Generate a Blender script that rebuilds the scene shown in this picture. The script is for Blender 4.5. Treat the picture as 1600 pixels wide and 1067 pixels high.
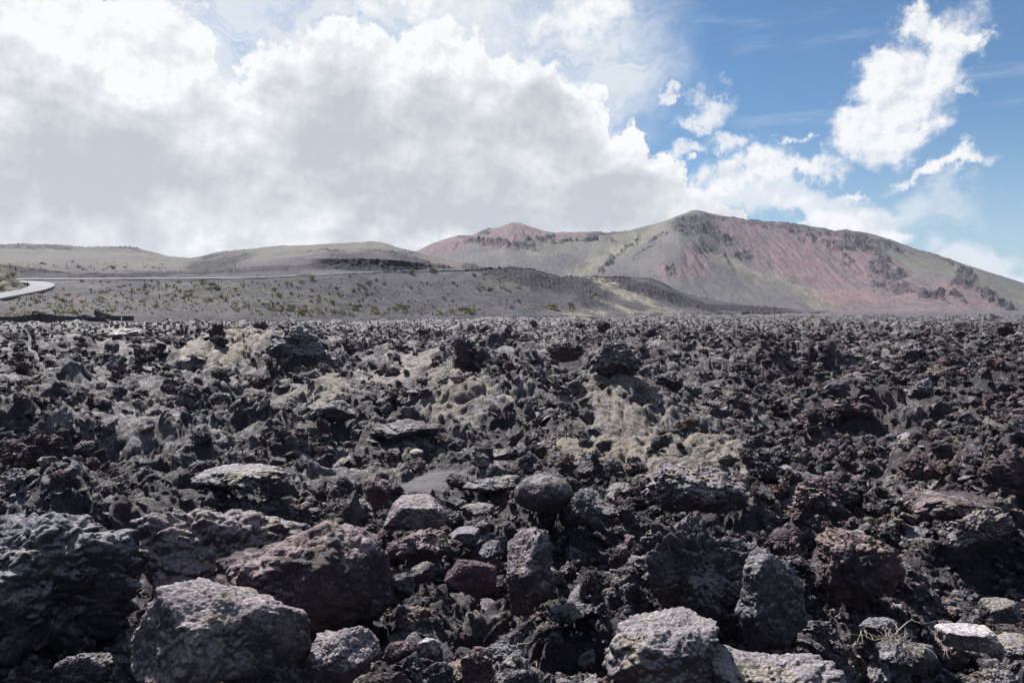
import bpy, math, random
import numpy as np
from mathutils import Vector, Matrix, Euler

# ------------------------------------------------------------------ camera, light, exposure
EV = 1.1
H = 2.6                      # eye height over the mean level of the lava
F = 1600 * 28.0 / 36.0       # focal length in photo pixels
PITCH = math.atan((533.5 - 482.0) / F)
scene = bpy.context.scene
col = scene.collection
for o in list(bpy.data.objects): bpy.data.objects.remove(o)

cam = bpy.data.cameras.new('camera'); cam.lens = 28; cam.sensor_width = 36
cam.clip_start = 0.1; cam.clip_end = 30000
camo = bpy.data.objects.new('camera', cam); col.objects.link(camo)
camo.location = (0, 0, H); camo.rotation_euler = (math.pi / 2 - PITCH, 0, 0)
scene.camera = camo
vs = scene.view_settings
vs.view_transform = 'Standard'; vs.look = 'None'; vs.gamma = 1; vs.use_curve_mapping = False
vs.exposure = EV

SUN_EL, SUN_AZ = 50.0, -36.0     # degrees; azimuth measured from +Y (view direction) towards +X
sl = bpy.data.lights.new('sun', 'SUN'); sl.energy = 5.0; sl.angle = math.radians(0.5)
sl.color = (1.0, 0.965, 0.925)
so = bpy.data.objects.new('sun', sl); col.objects.link(so)
_e, _a = math.radians(SUN_EL), math.radians(SUN_AZ)
sdir = Vector((math.cos(_e) * math.sin(_a), math.cos(_e) * math.cos(_a), math.sin(_e)))
so.rotation_euler = sdir.to_track_quat('Z', 'Y').to_euler()

def ray(u, v):
    """photo pixel -> (x, z-offset) per metre of y"""
    X = (u - 800) / F; Z = (533.5 - v) / F
    y = math.cos(PITCH) + math.sin(PITCH) * Z
    return X / y, (-math.sin(PITCH) + math.cos(PITCH) * Z) / y
def raynp(u, v):
    X = (u - 800) / F; Z = (533.5 - v) / F
    y = math.cos(PITCH) + math.sin(PITCH) * Z
    return X / y, (-math.sin(PITCH) + math.cos(PITCH) * Z) / y
def proj(x, y, z):
    zz = z - H
    c = math.cos(PITCH) * y - math.sin(PITCH) * zz
    up = math.sin(PITCH) * y + math.cos(PITCH) * zz
    return 800 + F * x / c, 533.5 - F * up / c
def azel(u, v):
    x, z = ray(u, v)
    return math.degrees(math.atan2(x, 1)), math.degrees(math.atan2(z, math.hypot(x, 1)))

# ------------------------------------------------------------------ node helper
class NT:
    def __init__(s, tree): s.t = tree; tree.nodes.clear()
    def n(s, typ, props=None, **ins):
        nd = s.t.nodes.new(typ)
        for k, v in (props or {}).items(): setattr(nd, k, v)
        for k, v in ins.items():
            key = int(k[1:]) if k[0] == 'i' and k[1:].isdigit() else k.replace('_', ' ')
            s.set(nd.inputs[key], v)
        return nd
    def set(s, sock, v):
        if isinstance(v, bpy.types.NodeSocket): s.t.links.new(v, sock)
        elif isinstance(v, bpy.types.Node): s.t.links.new(v.outputs[0], sock)
        else:
            if isinstance(v, tuple) and sock.type == 'RGBA' and len(v) == 3: v = v + (1,)
            sock.default_value = v
    def m(s, op, a, b=0.0, c=0.0, clamp=False):
        nd = s.t.nodes.new('ShaderNodeMath'); nd.operation = op; nd.use_clamp = clamp
        s.set(nd.inputs[0], a); s.set(nd.inputs[1], b); s.set(nd.inputs[2], c)
        return nd.outputs[0]
    def v(s, op, a, b=(0, 0, 0)):
        nd = s.t.nodes.new('ShaderNodeVectorMath'); nd.operation = op
        s.set(nd.inputs[0], a); s.set(nd.inputs[1], b)
        return nd.outputs['Value'] if op in ('LENGTH', 'DOT_PRODUCT', 'DISTANCE') else nd.outputs[0]
    def scale(s, a, f):
        nd = s.t.nodes.new('ShaderNodeVectorMath'); nd.operation = 'SCALE'
        s.set(nd.inputs[0], a); s.set(nd.inputs[3], f); return nd.outputs[0]
    def ss(s, x, a, b, lo=0.0, hi=1.0):
        nd = s.t.nodes.new('ShaderNodeMapRange'); nd.interpolation_type = 'SMOOTHSTEP'
        s.set(nd.inputs[0], x); s.set(nd.inputs[1], a); s.set(nd.inputs[2], b)
        s.set(nd.inputs[3], lo); s.set(nd.inputs[4], hi); return nd.outputs[0]
    def mix(s, f, a, b, mode='MIX'):
        nd = s.t.nodes.new('ShaderNodeMix'); nd.data_type = 'RGBA'; nd.blend_type = mode
        s.set(nd.inputs[0], f); s.set(nd.inputs[6], a); s.set(nd.inputs[7], b); return nd.outputs[2]
    def noise(s, vec, scale, detail=6, rough=0.55, dist=0.0, typ='FBM', dim='3D'):
        nd = s.t.nodes.new('ShaderNodeTexNoise'); nd.noise_dimensions = dim
        nd.noise_type = typ
        s.set(nd.inputs['Vector'], vec); nd.inputs['Scale'].default_value = scale
        nd.inputs['Detail'].default_value = detail; nd.inputs['Roughness'].default_value = rough
        nd.inputs['Distortion'].default_value = dist
        return nd
    def vor(s, vec, scale, feat='F1', detail=0, rnd=1.0):
        nd = s.t.nodes.new('ShaderNodeTexVoronoi'); nd.feature = feat
        s.set(nd.inputs['Vector'], vec); nd.inputs['Scale'].default_value = scale
        nd.inputs['Detail'].default_value = detail; nd.inputs['Randomness'].default_value = rnd
        return nd

# ------------------------------------------------------------------ sky
world = bpy.data.worlds.new('World'); scene.world = world; world.use_nodes = True
world.cycles.sampling_method = 'MANUAL'; world.cycles.sample_map_resolution = 256
def build_sky():
    w = NT(world.node_tree)
    k = 1.0 / 2 ** EV
    sky = w.n('ShaderNodeTexSky', dict(sky_type='NISHITA', sun_disc=False, sun_elevation=math.radians(SUN_EL),
              sun_rotation=math.radians(SUN_AZ), altitude=300, air_density=1.0, dust_density=0.35, ozone_density=2.2))
    tc = w.n('ShaderNodeTexCoord').outputs['Generated']
    sp = w.n('ShaderNodeSeparateXYZ', i0=tc)
    az = w.m('MULTIPLY', w.m('ARCTAN2', sp.outputs[0], sp.outputs[1]), 57.29578)
    el = w.m('MULTIPLY', w.m('ARCSINE', sp.outputs[2]), 57.29578)
    P0 = w.n('ShaderNodeCombineXYZ', X=az, Y=el).outputs[0]
    # turbulence: ragged edges
    wa = w.noise(P0, 0.16, 5, 0.55, dim='2D').outputs['Color']
    wb = w.noise(w.v('ADD', P0, (40, 9, 3)), 0.75, 6, 0.62, dim='2D').outputs['Color']
    half = (0.5, 0.5, 0.5)
    P = w.v('ADD', w.v('ADD', P0, w.scale(w.v('SUBTRACT', wa, half), 5.0)), w.scale(w.v('SUBTRACT', wb, half), 2.4))
    PS = w.v('ADD', P0, w.scale(w.v('SUBTRACT', wa, half), 9.0))
    def blobs(vec, lst, soft=0.0):
        acc = None
        for (u, v, ru, rv, rot) in lst:
            a, e = azel(u, v)
            ru *= 0.0455; rv *= 0.0455
            if rot == 0:
                q = w.t.nodes.new('ShaderNodeVectorMath'); q.operation = 'MULTIPLY_ADD'
                w.set(q.inputs[0], vec); w.set(q.inputs[1], (1 / ru, 1 / rv, 0)); w.set(q.inputs[2], (-a / ru, -e / rv, 0))
                q = q.outputs[0]
            else:
                c_, s_ = math.cos(math.radians(rot)), math.sin(math.radians(rot))
                q = w.v('SUBTRACT', vec, (a, e, 0))
                q = w.n('ShaderNodeCombineXYZ', X=w.v('DOT_PRODUCT', q, (c_ / ru, s_ / ru, 0)), Y=w.v('DOT_PRODUCT', q, (-s_ / rv, c_ / rv, 0))).outputs[0]
            f = w.m('SUBTRACT', 1.0, w.v('LENGTH', q))
            acc = f if acc is None else w.m('SMOOTH_MAX' if soft else 'MAXIMUM', acc, f, 0.12 + soft)
        return acc
    # scattered fair weather cloud over the parts of the sky outside the view
    ns = w.noise(w.v('MULTIPLY', P0, (0.03, 0.045, 1)), 1.0, 6, 0.55, dim='2D').outputs[0]
    out = w.ss(w.m('ABSOLUTE', az), 36, 48)
    # main bank of cumulus
    psx = w.n('ShaderNodeSeparateXYZ', i0=P)
    fc = w.n('ShaderNodeFloatCurve', Value=w.m('DIVIDE', w.m('ADD', psx.outputs[0], 50), 100))
    cu = fc.mapping.curves[0]
    pts = []
    for (u, v) in [(-500, -60), (-200, -110), (0, -60), (200, -30), (270, 10), (325, 55), (350, 100), (375, 110), (400, 72), (450, 55), (540, 42), (620, 52), (700, 35), (760, 38), (805, 60),
                   (850, 88), (900, 122), (945, 148), (985, 195), (1003, 170), (1022, 205), (1050, 222), (1085, 245), (1110, 285), (1140, 275), (1165, 310), (1200, 420), (1700, 450)]:
        a, e = azel(u, v); pts.append(((a + 50) / 100, (e + 5) / 45))
    pts[0] = (0, pts[0][1]); pts[-1] = (1, pts[-1][1])
    cu.points[0].location = pts[0]; cu.points[1].location = pts[-1]
    for q in pts[1:-1]: cu.points.new(*q)
    for q in cu.points: q.handle_type = 'AUTO_CLAMPED'
    fc.mapping.update()
    top = w.m('SUBTRACT', w.m('MULTIPLY', fc.outputs[0], 45), 5)
    big = w.m('MINIMUM', w.m('MULTIPLY', w.m('SUBTRACT', top, psx.outputs[1]), 0.16), 0.8)
    fb = w.noise(P0, 0.42, 8, 0.6, dim='2D').outputs[0]
    fb2 = w.noise(w.v('ADD', P0, (-0.30, 0.55, 0)), 0.42, 8, 0.6, dim='2D').outputs[0]
    den = w.m('ADD', big, w.m('MULTIPLY', w.m('SUBTRACT', fb, 0.5), 0.5))
    a_big = w.ss(den, 0.02, 0.13)
    # the separate clouds on the right
    mid = blobs(P, [(1185, 275, 105, 36, 10), (1262, 262, 72, 24, 6), (1285, 340, 85, 26, -8), (1360, 356, 60, 17, -10), (620, 8, 150, 36, 0), (905, 10, 90, 46, 0),
                    (1482, 85, 46, 92, -28), (1420, 150, 90, 66, 25), (1372, 115, 42, 36, 0), (1450, 45, 38, 28, 0), (1350, 185, 52, 42, 0), (1420, 215, 52, 36, 0),
                    (1460, 272, 68, 15, 8), (1530, 50, 34, 16, 30)])
    wis = blobs(P, [(1108, 158, 46, 36, 0), (1135, 215, 40, 24, -25), (1090, 190, 26, 16, -30), (1050, 158, 22, 8, 10), (1090, 228, 40, 18, 0),
                    (1245, 218, 20, 6, 0), (1245, 218, 30, 8, 0), (1320, 300, 40, 9, 0), (1525, 135, 40, 20, 0)])
    d2 = w.m('ADD', mid, w.m('MULTIPLY', w.m('SUBTRACT', fb, 0.5), 1.0))
    a_mid = w.ss(d2, -0.12, 0.62)
    d3 = w.m('ADD', wis, w.m('MULTIPLY', w.m('SUBTRACT', fb, 0.52), 1.9))
    a_wis = w.ss(d3, 0.0, 0.75, 0, 0.85)
    # thin high veil
    veil = blobs(PS, [(640, 20, 420, 130, 0), (900, 130, 150, 170, 0), (330, 60, 260, 90, 0), (1560, 420, 260, 45, 0),
                      (100, 380, 420, 75, 0), (1300, 330, 200, 40, -4), (500, 395, 400, 45, 0)], 0.2)
    str_ = w.noise(w.v('MULTIPLY', PS, (0.5, 2.0, 1)), 0.25, 6, 0.6, dim='2D').outputs[0]
    a_veil = w.m('MULTIPLY', w.ss(veil, -0.25, 0.55), w.ss(str_, 0.22, 0.62, 0.45, 0.95))
    wz = w.noise(w.v('MULTIPLY', P0, (0.25, 1.5, 1)), 0.4, 6, 0.6, dim='2D').outputs[0]
    cirr = w.m('MULTIPLY', w.ss(wz, 0.5, 0.8, 0, 0.22), w.ss(el, 0, 10, 0.6, 1.0))
    hor = w.ss(el, -1.0, 14.0, 0.28, 0.0)
    a_veil = w.m('MAXIMUM', w.m('MAXIMUM', a_veil, cirr), hor)
    # shade inside the big cloud
    grey = blobs(PS, [(560, 215, 190, 105, 0), (620, 290, 210, 60, 0), (90, 265, 260, 95, 0), (850, 205, 150, 70, -20), (920, 300, 200, 45, 0), (60, 200, 120, 60, 0),
                      (760, 345, 300, 40, 0)], 0.15)
    fs = w.noise(w.v('MULTIPLY', P0, (1, 1.3, 1)), 0.2, 7, 0.55, dim='2D').outputs[0]
    g = w.m('ADD', w.ss(grey, -0.6, 0.95), w.m('MULTIPLY', w.m('SUBTRACT', fs, 0.5), 1.5))
    g = w.m('MULTIPLY', g, w.ss(den, 0.12, 0.55), clamp=True)
    g = w.m('ADD', g, w.ss(el, 12, 5, 0, 0.22))
    rel = w.m('MULTIPLY', w.m('SUBTRACT', fb2, fb), w.ss(g, 0.0, 0.8, 1.25, 0.95))
    g = w.m('ADD', g, rel, clamp=True)
    cr = w.n('ShaderNodeValToRGB', i0=g)
    e = cr.color_ramp.elements
    e[0].position = 0; e[0].color = (0.97, 0.98, 0.985, 1)
    e[1].position = 1; e[1].color = (0.545, 0.575, 0.63, 1)
    for p_, c_ in ((0.25, (0.82, 0.84, 0.86, 1)), (0.6, (0.68, 0.70, 0.735, 1))):
        q = e.new(p_); q.color = c_
    g2 = w.m('ADD', w.m('MULTIPLY', rel, 1.8), w.ss(d2, 0.1, 0.8, 0.2, 0.08), clamp=True)
    c2 = w.mix(g2, (0.95, 0.96, 0.97), (0.55, 0.62, 0.72))
    def sc(c): return w.mix(1.0, c, (k, k, k), 'MULTIPLY')
    # the cloud layers are laid over the Nishita sky
    skc = w.mix(1.0, sky.outputs[0], (0.025, 0.037, 0.0445), 'MULTIPLY')
    c = w.mix(a_veil, skc, sc(w.mix(0.5, (0.80, 0.83, 0.87), (0.74, 0.80, 0.87))))
    c = w.mix(w.m('MULTIPLY', out, w.ss(ns, 0.5, 0.62, 0, 0.8)), c, sc((0.7, 0.72, 0.75)))
    a2 = w.m('MAXIMUM', a_mid, a_wis)
    c = w.mix(a2, c, sc(c2))
    c = w.mix(a_big, c, sc(cr.outputs[0]))
    bg = w.n('ShaderNodeBackground', Color=c, Strength=1.0)
    w.n('ShaderNodeOutputWorld', Surface=bg.outputs[0])
build_sky()

# ------------------------------------------------------------------ numpy noise
def _h(ix, iy, iz, seed):
    n = (ix.astype(np.uint32) * np.uint32(374761393) + iy.astype(np.uint32) * np.uint32(668265263)
         + (iz.astype(np.uint32) * np.uint32(2147483647) if iz is not None else np.uint32(0)) + np.uint32(seed * 1013904223 & 0xffffffff))
    n ^= n >> np.uint32(13); n *= np.uint32(1274126177); n ^= n >> np.uint32(16); n *= np.uint32(2246822519); n ^= n >> np.uint32(15)
    return n
def _r(n): return (n & np.uint32(0xffffff)).astype(np.float32) / 16777216.0
def i32(a): return a.astype(np.int64).astype(np.uint32)
def perlin2(x, y, seed=0):
    x0 = np.floor(x); y0 = np.floor(y); fx = (x - x0).astype(np.float32); fy = (y - y0).astype(np.float32)
    ix = i32(x0); iy = i32(y0); one = np.uint32(1)
    sx = fx * fx * fx * (fx * (fx * 6 - 15) + 10); sy = fy * fy * fy * (fy * (fy * 6 - 15) + 10)
    def g(a, b, dx, dy):
        t = _r(_h(a, b, None, seed)) * 6.2831853
        return np.cos(t) * dx + np.sin(t) * dy
    a = g(ix, iy, fx, fy); b = g(ix + one, iy, fx - 1, fy)
    c = g(ix, iy + one, fx, fy - 1); d = g(ix + one, iy + one, fx - 1, fy - 1)
    return ((a + (b - a) * sx) * (1 - sy) + (c + (d - c) * sx) * sy) * 1.5
def perlin3(p, seed=0):
    f = np.floor(p); d = (p - f).astype(np.float32); i = i32(f); s = d * d * d * (d * (d * 6 - 15) + 10)
    out = 0
    for cx in (0, 1):
        wx = s[:, 0] if cx else 1 - s[:, 0]
        for cy in (0, 1):
            wy = s[:, 1] if cy else 1 - s[:, 1]
            for cz in (0, 1):
                wz = s[:, 2] if cz else 1 - s[:, 2]
                h = _h(i[:, 0] + np.uint32(cx), i[:, 1] + np.uint32(cy), i[:, 2] + np.uint32(cz), seed)
                gx = (h & np.uint32(255)).astype(np.float32) / 127.5 - 1
                gy = ((h >> np.uint32(8)) & np.uint32(255)).astype(np.float32) / 127.5 - 1
                gz = ((h >> np.uint32(16)) & np.uint32(255)).astype(np.float32) / 127.5 - 1
                out = out + wx * wy * wz * (gx * (d[:, 0] - cx) + gy * (d[:, 1] - cy) + gz * (d[:, 2] - cz))
    return out * 1.3
def fbm2(x, y, oct=4, seed=0, gain=0.5, ridged=False):
    o = 0; a = 1; f = 1
    for k in range(oct):
        n = perlin2(x * f + 17.3 * k, y * f - 9.1 * k, seed + k)
        o = o + a * ((np.abs(n) * 1.9 - 0.45) if ridged == 2 else (0.5 - np.abs(n)) * 1.6 if ridged else n); a *= gain; f *= 2.03
    return o
def fbm3(p, oct=4, seed=0, gain=0.5, ridged=False):
    o = 0; a = 1; f = 1
    for k in range(oct):
        n = perlin3(p * f + 7.7 * k, seed + k)
        o = o + a * ((np.abs(n) * 1.9 - 0.45) if ridged == 2 else (0.5 - np.abs(n)) * 1.6 if ridged else n); a *= gain; f *= 2.03
    return o
def worley2(x, y, seed=0):
    """F1, F2, two cell randoms, offset to the nearest cell centre"""
    ix = np.floor(x); iy = np.floor(y)
    f1 = np.full(x.shape, 9, np.float32); f2 = f1.copy(); r1 = np.zeros_like(f1); r2 = np.zeros_like(f1)
    ox = np.zeros_like(f1); oy = np.zeros_like(f1)
    for dx in (-1, 0, 1):
        for dy in (-1, 0, 1):
            cx = ix + dx; cy = iy + dy
            h = _h(i32(cx), i32(cy), None, seed)
            px = (cx - x + (h & np.uint32(1023)) / 1023.0).astype(np.float32)
            py = (cy - y + ((h >> np.uint32(10)) & np.uint32(1023)) / 1023.0).astype(np.float32)
            d = px * px + py * py
            m = d < f1
            f2 = np.where(m, f1, np.minimum(f2, d))
            f1 = np.where(m, d, f1)
            r1 = np.where(m, ((h >> np.uint32(20)) & np.uint32(63)) / 63.0, r1)
            r2 = np.where(m, ((h >> np.uint32(26)) & np.uint32(63)) / 63.0, r2)
            ox = np.where(m, -px, ox); oy = np.where(m, -py, oy)
    return np.sqrt(f1), np.sqrt(f2), r1, r2, ox, oy
def sst(x, a, b):
    t = np.clip((x - a) / (b - a), 0, 1); return t * t * (3 - 2 * t)

# ------------------------------------------------------------------ mesh helpers
def mesh_np(name, V, Fq, attrs=None, smooth=False):
    me = bpy.data.meshes.new(name)
    V = np.ascontiguousarray(V, np.float32).reshape(-1, 3); Fq = np.ascontiguousarray(Fq, np.int32)
    n, k = Fq.shape
    me.vertices.add(len(V)); me.vertices.foreach_set('co', V.ravel())
    me.loops.add(n * k); me.loops.foreach_set('vertex_index', Fq.ravel())
    me.polygons.add(n); me.polygons.foreach_set('loop_start', np.arange(0, n * k, k, dtype=np.int32))
    me.polygons.foreach_set('use_smooth', np.full(n, smooth, bool))
    me.update(calc_edges=True)
    for a, val in (attrs or {}).items():
        at = me.attributes.new(a, 'FLOAT', 'POINT'); at.data.foreach_set('value', np.ascontiguousarray(val, np.float32).ravel())
    return me
def grid_faces(n, m):
    i = np.arange(n * m).reshape(n, m)
    return np.stack([i[:-1, :-1], i[:-1, 1:], i[1:, 1:], i[1:, :-1]], -1).reshape(-1, 4)[:, ::-1]
def put(name, me, mat=None, parent=None, loc=None, rot=None, scale=None, label=None, cat=None, group=None, kind=None):
    o = bpy.data.objects.new(name, me); col.objects.link(o)
    if mat is not None and me is not None and not me.materials: me.materials.append(mat)
    if parent: o.parent = parent
    if loc is not None: o.location = loc
    if rot is not None: o.rotation_euler = rot
    if scale is not None: o.scale = scale
    if label: o['label'] = label
    if cat: o['category'] = cat
    if group: o['group'] = group
    if kind: o['kind'] = kind
    return o

# ------------------------------------------------------------------ materials
def mat_new(name):
    m = bpy.data.materials.new(name); m.use_nodes = True
    return m, NT(m.node_tree)
def attr(w, name):
    a = w.t.nodes.new('ShaderNodeAttribute'); a.attribute_name = name; return a.outputs['Fac']

def lava_mat(name, ground=False, tint=(1, 1, 1), pale=0.0, rope=0.0, brown=0.35, bump=1.0, sc=1.0, lichen=0.3):
    m, w = mat_new(name)
    tc = w.n('ShaderNodeTexCoord'); geo = w.n('ShaderNodeNewGeometry')
    if ground: P = geo.outputs['Position']
    else:
        P = geo.outputs['Position']
    rnd = w.n('ShaderNodeObjectInfo').outputs['Random']
    n_big = w.noise(P, 0.55 * sc, 4, 0.55).outputs[0]
    n_mid = w.noise(P, 4.2 * sc, 7, 0.66).outputs[0]
    n_fin = w.noise(P, 34 * sc, 5, 0.7).outputs[0]
    val = w.m('ADD', w.m('MULTIPLY', n_mid, 0.62), w.m('MULTIPLY', n_fin, 0.38))
    cr = w.n('ShaderNodeValToRGB', i0=val); e = cr.color_ramp.elements
    e[0].position = 0.33; e[0].color = (0.009, 0.008, 0.010, 1)
    e[1].position = 0.70; e[1].color = (0.175, 0.158, 0.165, 1)
    q = e.new(0.50); q.color = (0.034, 0.029, 0.033, 1)
    c = cr.outputs[0]
    # iron-brown and maroon patches
    nb = w.noise(w.v('ADD', P, (31, 7, 2)), 1.1 * sc, 5, 0.6).outputs[0]
    fb_ = w.m('MULTIPLY', w.ss(nb, 0.50, 0.68), brown)
    if not ground: fb_ = w.m('MULTIPLY', fb_, w.ss(rnd, 0.2, 0.9, 0.4, 1.6), clamp=True)
    c = w.mix(fb_, c, w.mix(n_fin, (0.022, 0.012, 0.011), (0.125, 0.080, 0.072)))
    # pale mineral crust and lichen on the upward faces, colour lifted as sunlit highlights
    up = w.n('ShaderNodeSeparateXYZ', i0=geo.outputs['Normal']).outputs[2]
    nl = w.noise(w.v('ADD', P, (3, 51, 9)), 14 * sc, 7, 0.78).outputs[0]
    nz = w.noise(w.v('ADD', P, (13, 1, 29)), 1.6 * sc, 4, 0.6).outputs[0]
    amt = w.m('ADD', w.ss(nz, 0.45, 0.66, 0, 0.5), lichen - 0.3)
    if ground or rope: amt = w.m('ADD', amt, w.m('MULTIPLY', attr(w, 'pale'), 0.58))
    amt = w.m('ADD', amt, pale)
    lf = w.m('MULTIPLY', w.ss(w.m('ADD', nl, w.m('MULTIPLY', amt, 0.42)), 0.56, 0.65), w.ss(up, 0.0, 0.65), clamp=True)
    nh = w.noise(w.v('ADD', P, (71, 5, 9)), 2.7 * sc, 3, 0.6).outputs[0]
    pc = w.mix(w.ss(nh, 0.48, 0.66), (0.275, 0.27, 0.27), (0.30, 0.285, 0.215))
    if ground: pc = w.mix(attr(w, 'ochre'), pc, (0.31, 0.27, 0.20))
    ck = w.vor(w.v('ADD', P, w.scale(w.noise(P, 3 * sc, 3).outputs['Color'], 0.35)), 3.6 * sc, 'DISTANCE_TO_EDGE').outputs['Distance']
    if ground or rope: pc = w.mix(1.0, pc, w.mix(w.ss(ck, 0.0, 0.05), (0.25, 0.25, 0.26), (1, 1, 1)), 'MULTIPLY')
    pc = w.mix(1.0, pc, w.mix(w.ss(n_fin, 0.3, 0.7), (0.28, 0.28, 0.29), (1.35, 1.33, 1.3)), 'MULTIPLY')
    c = w.mix(w.m('MULTIPLY', lf, 0.85), c, pc)
    # small acid-yellow lichen rosettes
    vy = w.noise(w.v('ADD', P, (5, 5, 77)), 15 * sc, 3, 0.5).outputs[0]
    vz = w.noise(w.v('ADD', P, (9, 2, 7)), 0.9 * sc, 3, 0.6).outputs[0]
    yf = w.m('MULTIPLY', w.m('MULTIPLY', w.ss(vy, 0.62, 0.68), w.ss(vz, 0.56, 0.66)), w.ss(up, 0.2, 0.7))
    c = w.mix(w.m('MULTIPLY', yf, 0.7), c, (0.27, 0.26, 0.12))
    if ground:   # pockets of fine black cinder
        sa = attr(w, 'sand')
        c = w.mix(sa, c, w.mix(n_fin, (0.045, 0.043, 0.048), (0.12, 0.115, 0.12)))
    c = w.mix(1.0, c, (1.0 * tint[0], 0.955 * tint[1], 1.03 * tint[2]), 'MULTIPLY')
    # relief
    v1 = w.vor(P, 26 * sc, 'F1').outputs['Distance']
    h = w.m('ADD', w.m('MULTIPLY', n_fin, 0.045), w.m('MULTIPLY', n_mid, 0.12))
    h = w.m('ADD', h, w.m('MULTIPLY', w.ss(v1, 0.05, 0.4), 0.010))
    if rope:
        wv = w.n('ShaderNodeTexWave', dict(wave_type='BANDS', bands_direction='Y'), Vector=P, Scale=2.2, Distortion=14.0, Detail=3.0)
        wv.inputs['Detail Scale'].default_value = 0.8
        h = w.m('ADD', h, w.m('MULTIPLY', wv.outputs['Fac'], 0.022 * rope))
    bp = w.n('ShaderNodeBump', Strength=0.9 * bump, Distance=1.0, Height=h)
    rg = w.ss(n_mid, 0.35, 0.65, 0.62, 0.9)
    b = w.n('ShaderNodeBsdfPrincipled', Base_Color=c, Roughness=rg, Normal=bp.outputs[0])
    b.inputs['Specular IOR Level'].default_value = 0.42
    w.n('ShaderNodeOutputMaterial', Surface=b.outputs[0])
    return m
M_ground = lava_mat('lava ground', True, brown=0.45, lichen=0.16, tint=(0.84, 0.83, 0.83))
M_rock = [lava_mat('basalt', brown=0.6, pale=0.12), lava_mat('basalt brown', brown=1.0, tint=(1.2, 0.97, 0.93), lichen=0.25, pale=0.05),
          lava_mat('basalt blue grey', brown=0.1, tint=(1.0, 1.02, 1.06), lichen=0.45, pale=0.15)]
M_pink = lava_mat('maroon cinder rock', brown=1.0, tint=(2.1, 1.5, 1.6), lichen=0.2)
M_crust = lava_mat('lichen crusted lava', brown=0.5, pale=0.95, tint=(1.2, 1.15, 1.15))
M_lit_grit = lava_mat('sunlit gritty basalt', brown=0.7, pale=0.38, tint=(1.25, 1.15, 1.15))  # paler upward faces paint in the sunlit look of gritty tops
M_dust = lava_mat('lichen dusted clinker', brown=0.6, pale=0.5, tint=(1.05, 1.0, 0.92))
M_slab = lava_mat('ropy lava slab', rope=1.0, pale=0.25, brown=0.15, tint=(1.15, 1.15, 1.15), lichen=0.5)
M_pale = lava_mat('pale slab', pale=0.6, tint=(1.7, 1.65, 1.6), brown=0.1, bump=0.6)

# ------------------------------------------------------------------ lava field
# hand placed swells and hollows of the foreground: u, v (foot), half width px, depth m, height m
def ground_pt(u, v, z=0.0):
    x, k = ray(u, v); y = (z - H) / k
    return x * y, y
SWELLS = []
def swell(u, v, rx, ry, h, rot=0, z=0.0, p=1.0):
    x, y = ground_pt(u, v, z); SWELLS.append((x, y, rx, ry, h, rot, p))
swell(-60, 860, 1.8, 0.9, 0.5, 10)
swell(240, 820, 1.6, 0.8, 0.35, 18)
swell(250, 1050, 1.3, 0.8, -0.30)
swell(330, 1000, 0.5, 0.35, -0.25)
swell(820, 965, 0.75, 0.5, -0.40)         # dark hollow, middle
swell(950, 860, 0.8, 0.45, -0.25)
swell(1060, 900, 1.1, 1.0, 0.50)          # mass right of the middle
swell(1210, 960, 0.5, 0.6, 0.25)
swell(1050, 790, 1.6, 1.0, 0.40)
swell(1310, 880, 0.9, 0.9, 0.35)
swell(1460, 830, 1.3, 0.8, 0.35)
swell(1640, 760, 1.8, 1.2, 0.7)
swell(90, 690, 2.5, 1.6, 0.75)
swell(300, 620, 4.5, 2.0, 0.55)
swell(560, 690, 2.0, 1.2, 0.45)
swell(900, 660, 3.0, 1.8, 0.65)
swell(1120, 690, 2.5, 1.2, 0.3)
swell(1250, 640, 2.5, 1.4, -0.8)
swell(1420, 630, 5, 3, 0.8)
swell(350, 580, 5, 2.5, 0.7)
swell(960, 610, 3, 2.5, 0.9)
swell(470, 575, 3.2, 2.6, 1.0)
swell(725, 585, 2.6, 2.2, 0.9)
swell(900, 575, 4.5, 2.6, 0.8)
swell(1170, 580, 7, 4, 0.6)
swell(120, 560, 9, 5, 0.9)
swell(720, 640, 9, 2.5, 0.55)
swell(1290, 690, 3.5, 1.8, -0.55)
swell(1010, 740, 3.2, 1.3, 0.35)
swell(1500, 560, 10, 5, 0.9)
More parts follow.
